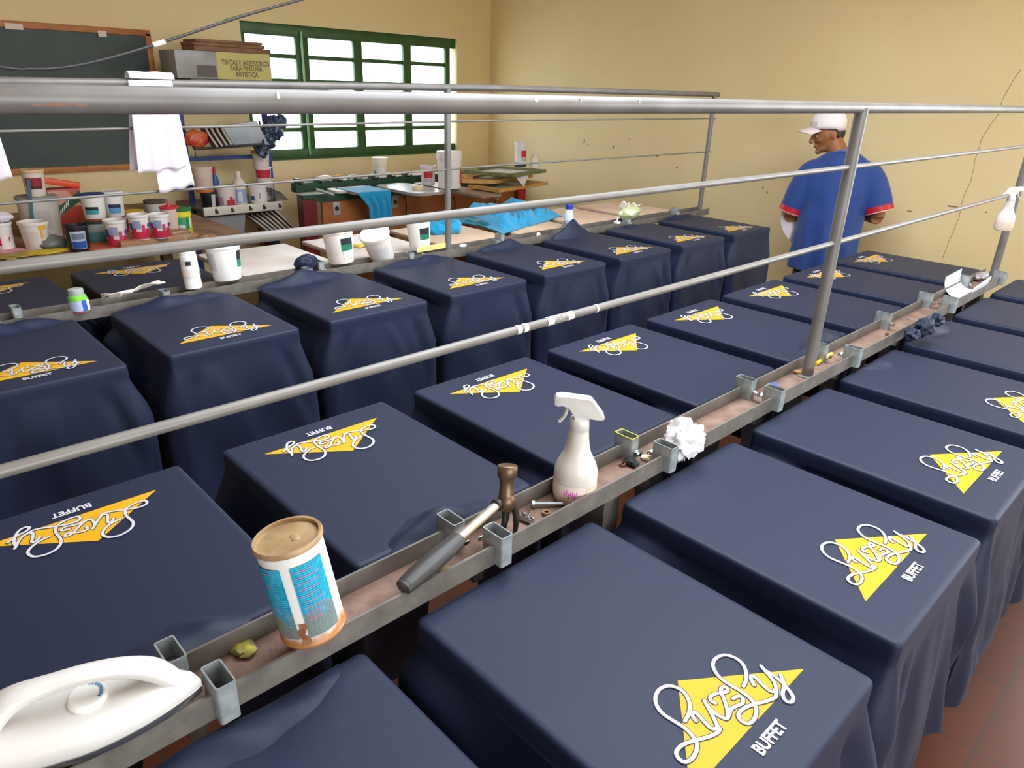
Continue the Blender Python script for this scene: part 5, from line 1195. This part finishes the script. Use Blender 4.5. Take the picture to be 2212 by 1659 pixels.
screen('olive stained screen frame on top of the stack with pale mesh', [(997, 367), (1106, 376), (1180, 366), (1070, 358)], .055, .026, M_fr1, (214, 214, 216))
b = MB(); 
for (u, v, z_) in [(1020, 388, 0), (1150, 382, 0)]: q = Z(u, v, -.01); b.box((q.x-.05, q.y-.02, .004), (.05, .10, .045))
for (u, v) in [(1050, 372), (1150, 368)]: q = Z(u, v, .03); b.box((q.x-.04, q.y, .015), (.05, .09, .028)) 
o = b.build('wooden_spacer', M_fr2, smooth=False); tag(o, 'wooden spacers between the stacked screen frames', 'spacer')
P = [Z(u, v, .028) for u, v in [(1112, 380), (1142, 378)]]; q = Z(1126, 398, -.03)
b = MB(); b.add([P[0], P[1], (q.x+.03, q.y, -.045), P[0]-Vector((.004, 0, 0)), P[1]-Vector((.004, 0, 0)), (q.x+.026, q.y, -.045)], [(0, 1, 2), (5, 4, 3), (0, 3, 4, 1), (1, 4, 5, 2), (2, 5, 3, 0)]); o = b.build('paper_corner', cm((224, 214, 216)), smooth=False); tag(o, 'white paper corner hanging between the screen frames', 'paper')
on_m('white pot with red label and dark base standing on the top screen frame', 1124, 360, 28, 48, z=.056, body=(228, 220, 222), labels=[(.42, .68, 5, 60, (200, 40, 40)), (.0, .18, -85, 85, (50, 52, 66)), (.25, .4, 5, 55, (190, 180, 184))], taper=.9)
q = Z(1155, 362, .056); k = 1/ppm(q); bottle('cream bottle standing on the top screen frame in the corner', (q.x, q.y, .056), [(10*k, 0), (10*k, 18*k), (7*k, 24*k), (3.5*k, 29*k), (3.5*k, 30*k)], cm((232, 220, 190)), 'bottle', 'bottle', ([(4*k, 29*k), (4*k, 36*k), (0, 36*k)], cm((236, 224, 196))), [(10*k, .01, 14*k, -70, 70, (226, 220, 214))])

# ------------------------------------------------------------------ turquoise shirts on the far row of boards
def heap(name, label, quad, z, h, seed, m, f=1.0, ridge=5):
    P = [Z(u, v, z) for u, v in quad]; b = MB()
    def fn(u, v):
        a = P[0].lerp(P[1], u); c = P[3].lerp(P[2], u); p = a.lerp(c, v)
        e = min(1, 5*min(u, 1-u, v, 1-v)+.0); e = e*e*(3-2*e)
        n = noise.noise(Vector((u*3*f, v*3*f, seed))); w = abs(sin((u*1.0+v*.55+n*.35)*ridge*pi))
        hz = h*e*(.35+.45*w+.5*max(0, n+.3)); wob = .016*noise.noise(Vector((u*6, v*6, seed+9)))
        return (p.x+wob, p.y-wob, z+.002+hz)
    b.grid(fn, 70, 46); o = b.build(name, m, angle=80); md = o.modifiers.new('thickness', 'SOLIDIFY'); md.thickness = .003; md.offset = 1; return tag(o, label, 'shirt')
heap('turquoise_shirt', 'large heap of crumpled turquoise shirts lying over the far boards', [(978, 462), (1138, 449), (1216, 466), (1086, 506)], N_Z+.0, .075, 4.4, M_turq, 1.4, 7)
heap('turquoise_shirt', 'flat dark teal shirt part left of the big turquoise heap', [(962, 475), (1010, 458), (1092, 492), (1058, 492)], N_Z, .022, 2.2, mat('dark_teal_cotton', (0, 118, 140), .8, sheen=.3, rgb2=(0, 104, 126), vscale=30), 1.0, 4)  # this shirt part has its own darker teal
q = Z(957, 500, N_Z); 
b = MB(); n = 40
def ringf(u, v):
    a = 2*pi*u; R0 = .085+.012*sin(3*a+1); th = 2*pi*v; r = .030+.007*sin(5*a)+.004*sin(9*a+3*th)
    return (q.x+(R0+r*cos(th))*cos(a)*.75, q.y+(R0+r*cos(th))*sin(a), N_Z+.028+r*.95*sin(th)+.006*sin(2*a))
b.grid(ringf, 48, 18); o = b.build('turquoise_shirt', M_turq, angle=80); tag(o, 'small rolled turquoise garment ring behind the far post', 'shirt')
q2 = Z(955, 501, N_Z); b = MB(); b.ball((0, 0, .02), (.03, .04, .02), 16); o = b.build('red_scrap', cm((214, 90, 96))); o.location = (q2.x, q2.y, N_Z); tag(o, 'reddish scrap inside the rolled turquoise garment', 'scrap')
q = Z(1150, 468, N_Z); b = MB(); b.ball((0, 0, 0), (.05, .09, .014), 18, fn=lambda p: p*(1+.5*noise.noise(p*2.5))); o = b.build('black_strap', M_black); o.location = (q.x+.02, q.y, N_Z+.075); tag(o, 'black strap tangled on the turquoise heap', 'strap')
q = Z(716, 548, N_Z); b = MB(); b.box((0, 0, .006), (.05, .11, .012), bev=.003); o = b.build('yellow_scraper', cm((226, 206, 80))); q = Z(785, 530, N_Z); o.location = (q.x, q.y, N_Z); o.rotation_euler = (0, 0, .3); tag(o, 'yellow scraper lying on the white board left of the tilted tub', 'scraper')

# ------------------------------------------------------------------ the man in blue
def person():
    ang = radians(24); px, py = -1.135, 4.03
    t = thing('person', 'person in blue t-shirt with red cuffs and white cap, seen from behind looking left', 'person', (px, py, FLOOR), (0, 0, ang))
    W2L = (Matrix.Translation((px, py, FLOOR)) @ RZ(ang)).inverted()
    def L(u, v, y=4.0): return W2L @ Y(u, v, y)
    # local frame: +y away from the camera side he turns his back to, +x to his right, z up
    b = MB()
    def limb(P, R, seg=14): b.tube(catmull(P, 3), [R[min(int(i/3), len(R)-1)]*(1-(i % 3)/3)+R[min(int(i/3)+1, len(R)-1)]*((i % 3)/3) for i in range((len(P)-1)*3+1)], seg)
    # torso as stacked ellipses
    tors = [(.78, .145, .105, .0), (.86, .150, .11, .0), (.95, .140, .10, .0), (1.05, .150, .105, .005), (1.15, .170, .11, .01), (1.22, .175, .105, .015), (1.275, .15, .085, .02), (1.31, .085, .06, .025), (1.345, .052, .052, .03)]
    b.loft([[(cos(k*pi/12)*rx, yo+sin(k*pi/12)*ry, z) for k in range(24)] for z, rx, ry, yo in tors])
    limb([(-.01, .025, 1.28), (-.04, .035, 1.35), (-.075, .045, 1.40)], [.066, .058, .058])
    for s in (-1, 1):
        limb([(s*.075, 0, .82), (s*.085, .01, .62), (s*.09, .015, .47)], [.088, .076, .058]); limb([(s*.09, .015, .47), (s*.092, -.005, .30), (s*.095, -.01, .10)], [.056, .055, .040])
        b.ball((s*.10, .045, .035), (.045, .125, .036), 16)
    rs, re_, rw = Vector((.170, .015, 1.235)), Vector((.262, -.03, .975)), Vector((.16, .18, .965))
    ls_, le_, lw = Vector((-.165, .015, 1.230)), Vector((-.245, .02, .935)), Vector((-.20, .22, .88))
    limb([rs, (rs+re_)/2+Vector((.02, 0, 0)), re_], [.055, .048, .041]); limb([re_, (re_+rw)/2, rw], [.041, .036, .026])
    limb([ls_, (ls_+le_)/2+Vector((-.015, 0, 0)), le_], [.055, .048, .040]); limb([le_, (le_+lw)/2, lw], [.040, .036, .026])
    for w_, d, s in ((rw, Vector((-.75, .5, -.3)).normalized(), -1), (lw, Vector((.15, .6, -.75)).normalized(), 1)):
        sd = d.cross(Vector((0, 0, 1))).normalized(); pc = w_+d*.05
        b.tube([w_, w_+d*.03, w_+d*.06, w_+d*.085], [.026, .034, .038, .034], 12, flat=.55)
        dn = Vector((0, 0, -1))
        for i, (o_, ln) in enumerate([(-.027, .062), (-.009, .072), (.009, .068), (.026, .052)]):
            a0 = w_+d*.082+sd*o_; b.tube(catmull([a0, a0+d*ln*.5+dn*.004, a0+d*ln*.85+dn*.022], 3), [.0090, .0088, .0086, .0082, .0078, .0074, .0066], 8)
        a0 = w_+d*.030+sd*(-.030)*s; b.tube(catmull([a0, a0+d*.028-sd*.022*s, a0+d*.058-sd*.022*s], 3), [.0110, .0108, .0104, .010, .0094, .0088, .0078], 8)
    # head: built facing +X' (face direction) then turned left
    hc = Vector((-.112, .060, 1.448)); fd = radians(196)                 # face direction in the local frame
    HM = T(*hc) @ RZ(fd) @ RY(radians(20))
    def skull(p):
        x, y, z = p
        q = Vector((x, y, z)); 
        if z < 0: q.x *= 1-.10*(-z); q.y *= 1-.34*(-z)**1.3; 
        if x > 0 and z < -.35: q.x += .16*(-z-.35)
        if x < 0 and z < -.1: q.x *= 1-.40*(-z-.1)
        return q
    b.ball((0, 0, 0), (.092, .073, .112), 36, M=HM, fn=skull)
    b.tube(catmull([(.084, 0, .030), (.094, 0, .008), (.107, 0, -.014), (.100, 0, -.026)], 3), [.008, .0085, .009, .0095, .0105, .0115, .0125, .0125, .012, .009], 10, M=HM)
    b.ball((.100, .010, -.022), (.010, .008, .007), 10, M=HM); b.ball((.100, -.010, -.022), (.010, .008, .007), 10, M=HM)
    b.ball((.084, 0, -.048), (.012, .022, .0065), 12, M=HM); b.ball((.083, 0, -.058), (.011, .020, .0070), 12, M=HM); b.ball((.076, 0, -.088), (.018, .024, .018), 14, M=HM)
    b.ball((.078, 0, .034), (.014, .045, .010), 14, M=HM); b.ball((.060, .035, -.015), (.02, .022, .02), 12, M=HM); b.ball((.060, -.035, -.015), (.02, .022, .02), 12, M=HM)
    b.ball((.030, 0, -.075), (.052, .050, .030), 16, M=HM)
    for s in (-1, 1): b.ball((-.012, s*.072, -.004), (.020, .010, .030), 14, M=HM)
    body = b.build('body', M_skin, parent=t, angle=80)
    rm = body.modifiers.new('fuse', 'REMESH'); rm.mode = 'VOXEL'; rm.voxel_size = .0055; rm.use_smooth_shade = True
    sm_ = body.modifiers.new('soften', 'SMOOTH'); sm_.factor = .5; sm_.iterations = 3
    e = MB()
    for s in (-1, 1): e.ball((.0745, s*.030, .010), (.010, .013, .0065), 12, M=HM)
    eo = e.build('eyes', cm((236, 232, 226)), parent=t); e = MB()
    for s in (-1, 1): e.ball((.0805, s*.031, .009), (.0045, .0075, .0062), 10, M=HM)
    e.build('iris', cm((40, 24, 18)), parent=eo)
    e = MB()
    for s in (-1, 1): e.tube([HM @ Vector((.088, s*.014, .027)), HM @ Vector((.086, s*.032, .033)), HM @ Vector((.074, s*.050, .028))], .004, 8)
    e.build('eyebrows', cm((30, 20, 18)), parent=t); e = MB(); e.ball((.0895, 0, -.053), (.008, .019, .002), 10, M=HM); e.build('mouth_line', cm((70, 34, 28)), parent=t)
    # hair: back and sides
    h = MB()
    def hair(p):
        q = skull(p)
        return q
    vs = []
    h.ball((-.010, 0, .012), (.094, .0775, .108), 30, M=HM, fn=lambda p: Vector((min(p.x, .25), p.y, max(p.z, -.62 if p.x < -.2 else (-.15 if p.x < .05 else .15)))))
    h.build('hair', cm((34, 24, 22)), parent=t)
    # cap
    c = MB(); prof = []
    CM_ = HM @ T(-.002, 0, .034) @ RY(radians(-17))
    rings = []
    for z, k in [(.0, 1.0), (.02, 1.01), (.05, .99), (.075, .90), (.092, .72), (.101, .42), (.104, .0001)]:
        rings.append([(cos(a)*.104*k-.004, sin(a)*.086*k, z-(.012 if cos(a) < -.3 and z < .01 else 0)) for a in [2*pi*i/32 for i in range(32)]])
    c.loft(rings, capa=False, capb=True, M=CM_)
    co = c.build('cap', mat('white_cap_cotton', (240, 232, 236), .85, bump=.15), parent=t, angle=70); md = co.modifiers.new('thickness', 'SOLIDIFY'); md.thickness = .003
    c = MB()
    c.grid(lambda u, v: (.085*cos((u-.5)*2.2)+.012+v*.078*cos((u-.5)*1.5), sin((u-.5)*2.2)*.078*(1-.1*v), .006-v*.022-.022*abs(u-.5)**1.5*2.5), 18, 8, M=CM_); vo = c.build('visor', mat('white_visor', (232, 216, 216), .8), parent=t); md = vo.modifiers.new('thickness', 'SOLIDIFY'); md.thickness = .004
    # front panel greyish patch on the cap
    c = MB(); c.grid(lambda u, v: ((.1045*(1.0-.12*v*v)+.002)*cos((u-.5)*1.3)-.004, (.0865*(1.0-.12*v*v)+.002)*sin((u-.5)*1.3), .012+v*.055), 10, 6, M=CM_); c.build('front_panel', cm((206, 186, 180)), parent=co)
    # t-shirt
    s_ = MB(); rings = []
    tw = [(.615, .205, .145, -.01), (.70, .205, .145, -.01), (.80, .200, .142, -.01), (.92, .195, .135, -.01), (1.04, .198, .130, -.005), (1.14, .206, .128, 0), (1.205, .206, .118, .005), (1.255, .190, .104, .010), (1.300, .155, .090, .012), (1.332, .110, .078, .014), (1.352, .074, .066, .016)]
    for z, rx, ry, yo in tw:
        k = max(0, (1.15-z)/.5)
        rings.append([(cos(a)*rx*(1+.05*k*sin(a*5+z*5+1)), yo+sin(a)*ry*(1+(.11*k+.02)*sin(a*9+z*5)), z) for a in [2*pi*i/40 for i in range(40)]])
    s_.loft(rings)
    s_.tube(catmull([rs+Vector((-.06, 0, .0)), rs+Vector((.005, 0, -.015)), (rs+re_)/2+Vector((.015, 0, -.0)), re_+Vector((.0, .0, .045))], 4), [.060, .066, .070, .072, .074, .077, .080, .083, .084, .084, .084, .083, .082], 20)
    s_.tube(catmull([ls_+Vector((.06, 0, .0)), ls_+Vector((-.005, 0, -.015)), (ls_+le_)/2+Vector((-.010, 0, 0)), le_+Vector((.0, -.0, .035))], 4), [.060, .066, .070, .072, .074, .077, .080, .083, .084, .082, .080, .078, .076], 20)
    so = s_.build('tshirt', mat('royal_blue_cotton', (36, 70, 142), .8, sheen=.25, rgb2=(32, 63, 130), vscale=14), parent=t, angle=80)
    rm = so.modifiers.new('fuse', 'REMESH'); rm.mode = 'VOXEL'; rm.voxel_size = .008; rm.use_smooth_shade = True
    sm_ = so.modifiers.new('soften', 'SMOOTH'); sm_.factor = .6; sm_.iterations = 8
    for A, B, r in ((re_+Vector((.0, .0, .045)), (re_-rs).normalized(), .080), (le_+Vector((.0, 0, .035)), (le_-ls_).normalized(), .0755)):
        c = MB(); c.tube([A-B*.026, A+B*.006], r+.0035, 24); c.build('cuff', cm((190, 24, 44)), parent=so)
        c = MB(); c.tube([A+B*.006, A+B*.012], r+.001, 24); c.build('cuff_edge', cm((226, 190, 170)), parent=so)
    c = MB(); c.tube([Vector((.0, .016, 1.345)), Vector((-.004, .018, 1.357))], .071, 24); c.build('collar', cm((60, 96, 178)), parent=so)
    # trousers and shoes
    tr = MB(); tr.loft([[(cos(k*pi/12)*rx, sin(k*pi/12)*ry, z) for k in range(24)] for z, rx, ry in [(.66, .175, .125), (.75, .172, .122), (.85, .165, .118)]])
    for s in (-1, 1): tr.tube(catmull([(s*.075, 0, .78), (s*.085, .01, .6), (s*.09, .012, .44), (s*.095, 0, .10)], 4), [.100, .097, .094, .091, .088, .085, .082, .079, .077, .075, .073, .071, .070], 18)
    to = tr.build('trousers', cm((40, 44, 62)), parent=t, angle=80); rm = to.modifiers.new('fuse', 'REMESH'); rm.mode = 'VOXEL'; rm.voxel_size = .009; rm.use_smooth_shade = True
    for s in (-1, 1):
        c = MB(); c.ball((s*.10, .045, .040), (.052, .135, .042), 18, fn=lambda p: Vector((p.x, p.y, max(p.z, -.92)))); c.build('shoe', cm((52, 48, 46)), parent=t)
    # folded white cloth with red trim held at his left side
    P = [Y(u, v, 3.98) for u, v in [(1697, 441), (1688, 462), (1690, 485), (1697, 505), (1709, 522), (1716, 500), (1716, 470), (1708, 445)]]
    fbk = MB(); c0 = sum(P, Vector())/8
    fbk.loft([[p_+Vector((-.01, -.018, 0))*0+(p_-c0)*-.15+Vector((0, -.03, 0)) for p_ in P], P, [p_+(p_-c0)*-.1+Vector((0, .05, 0)) for p_ in P]])
    fo = fbk.build('folded_cloth', cm((226, 218, 222)), recalc=True); tag(fo, 'folded white cloth with red trim held at the left side of the man', 'cloth')
    c = MB(); c.tube(P[:5], .0035, 6); c.tube([Y(1690, 447, 3.98), Y(1699, 455, 3.98)], .003, 6); c.build('trim', cm((204, 60, 60)), parent=fo)
person()
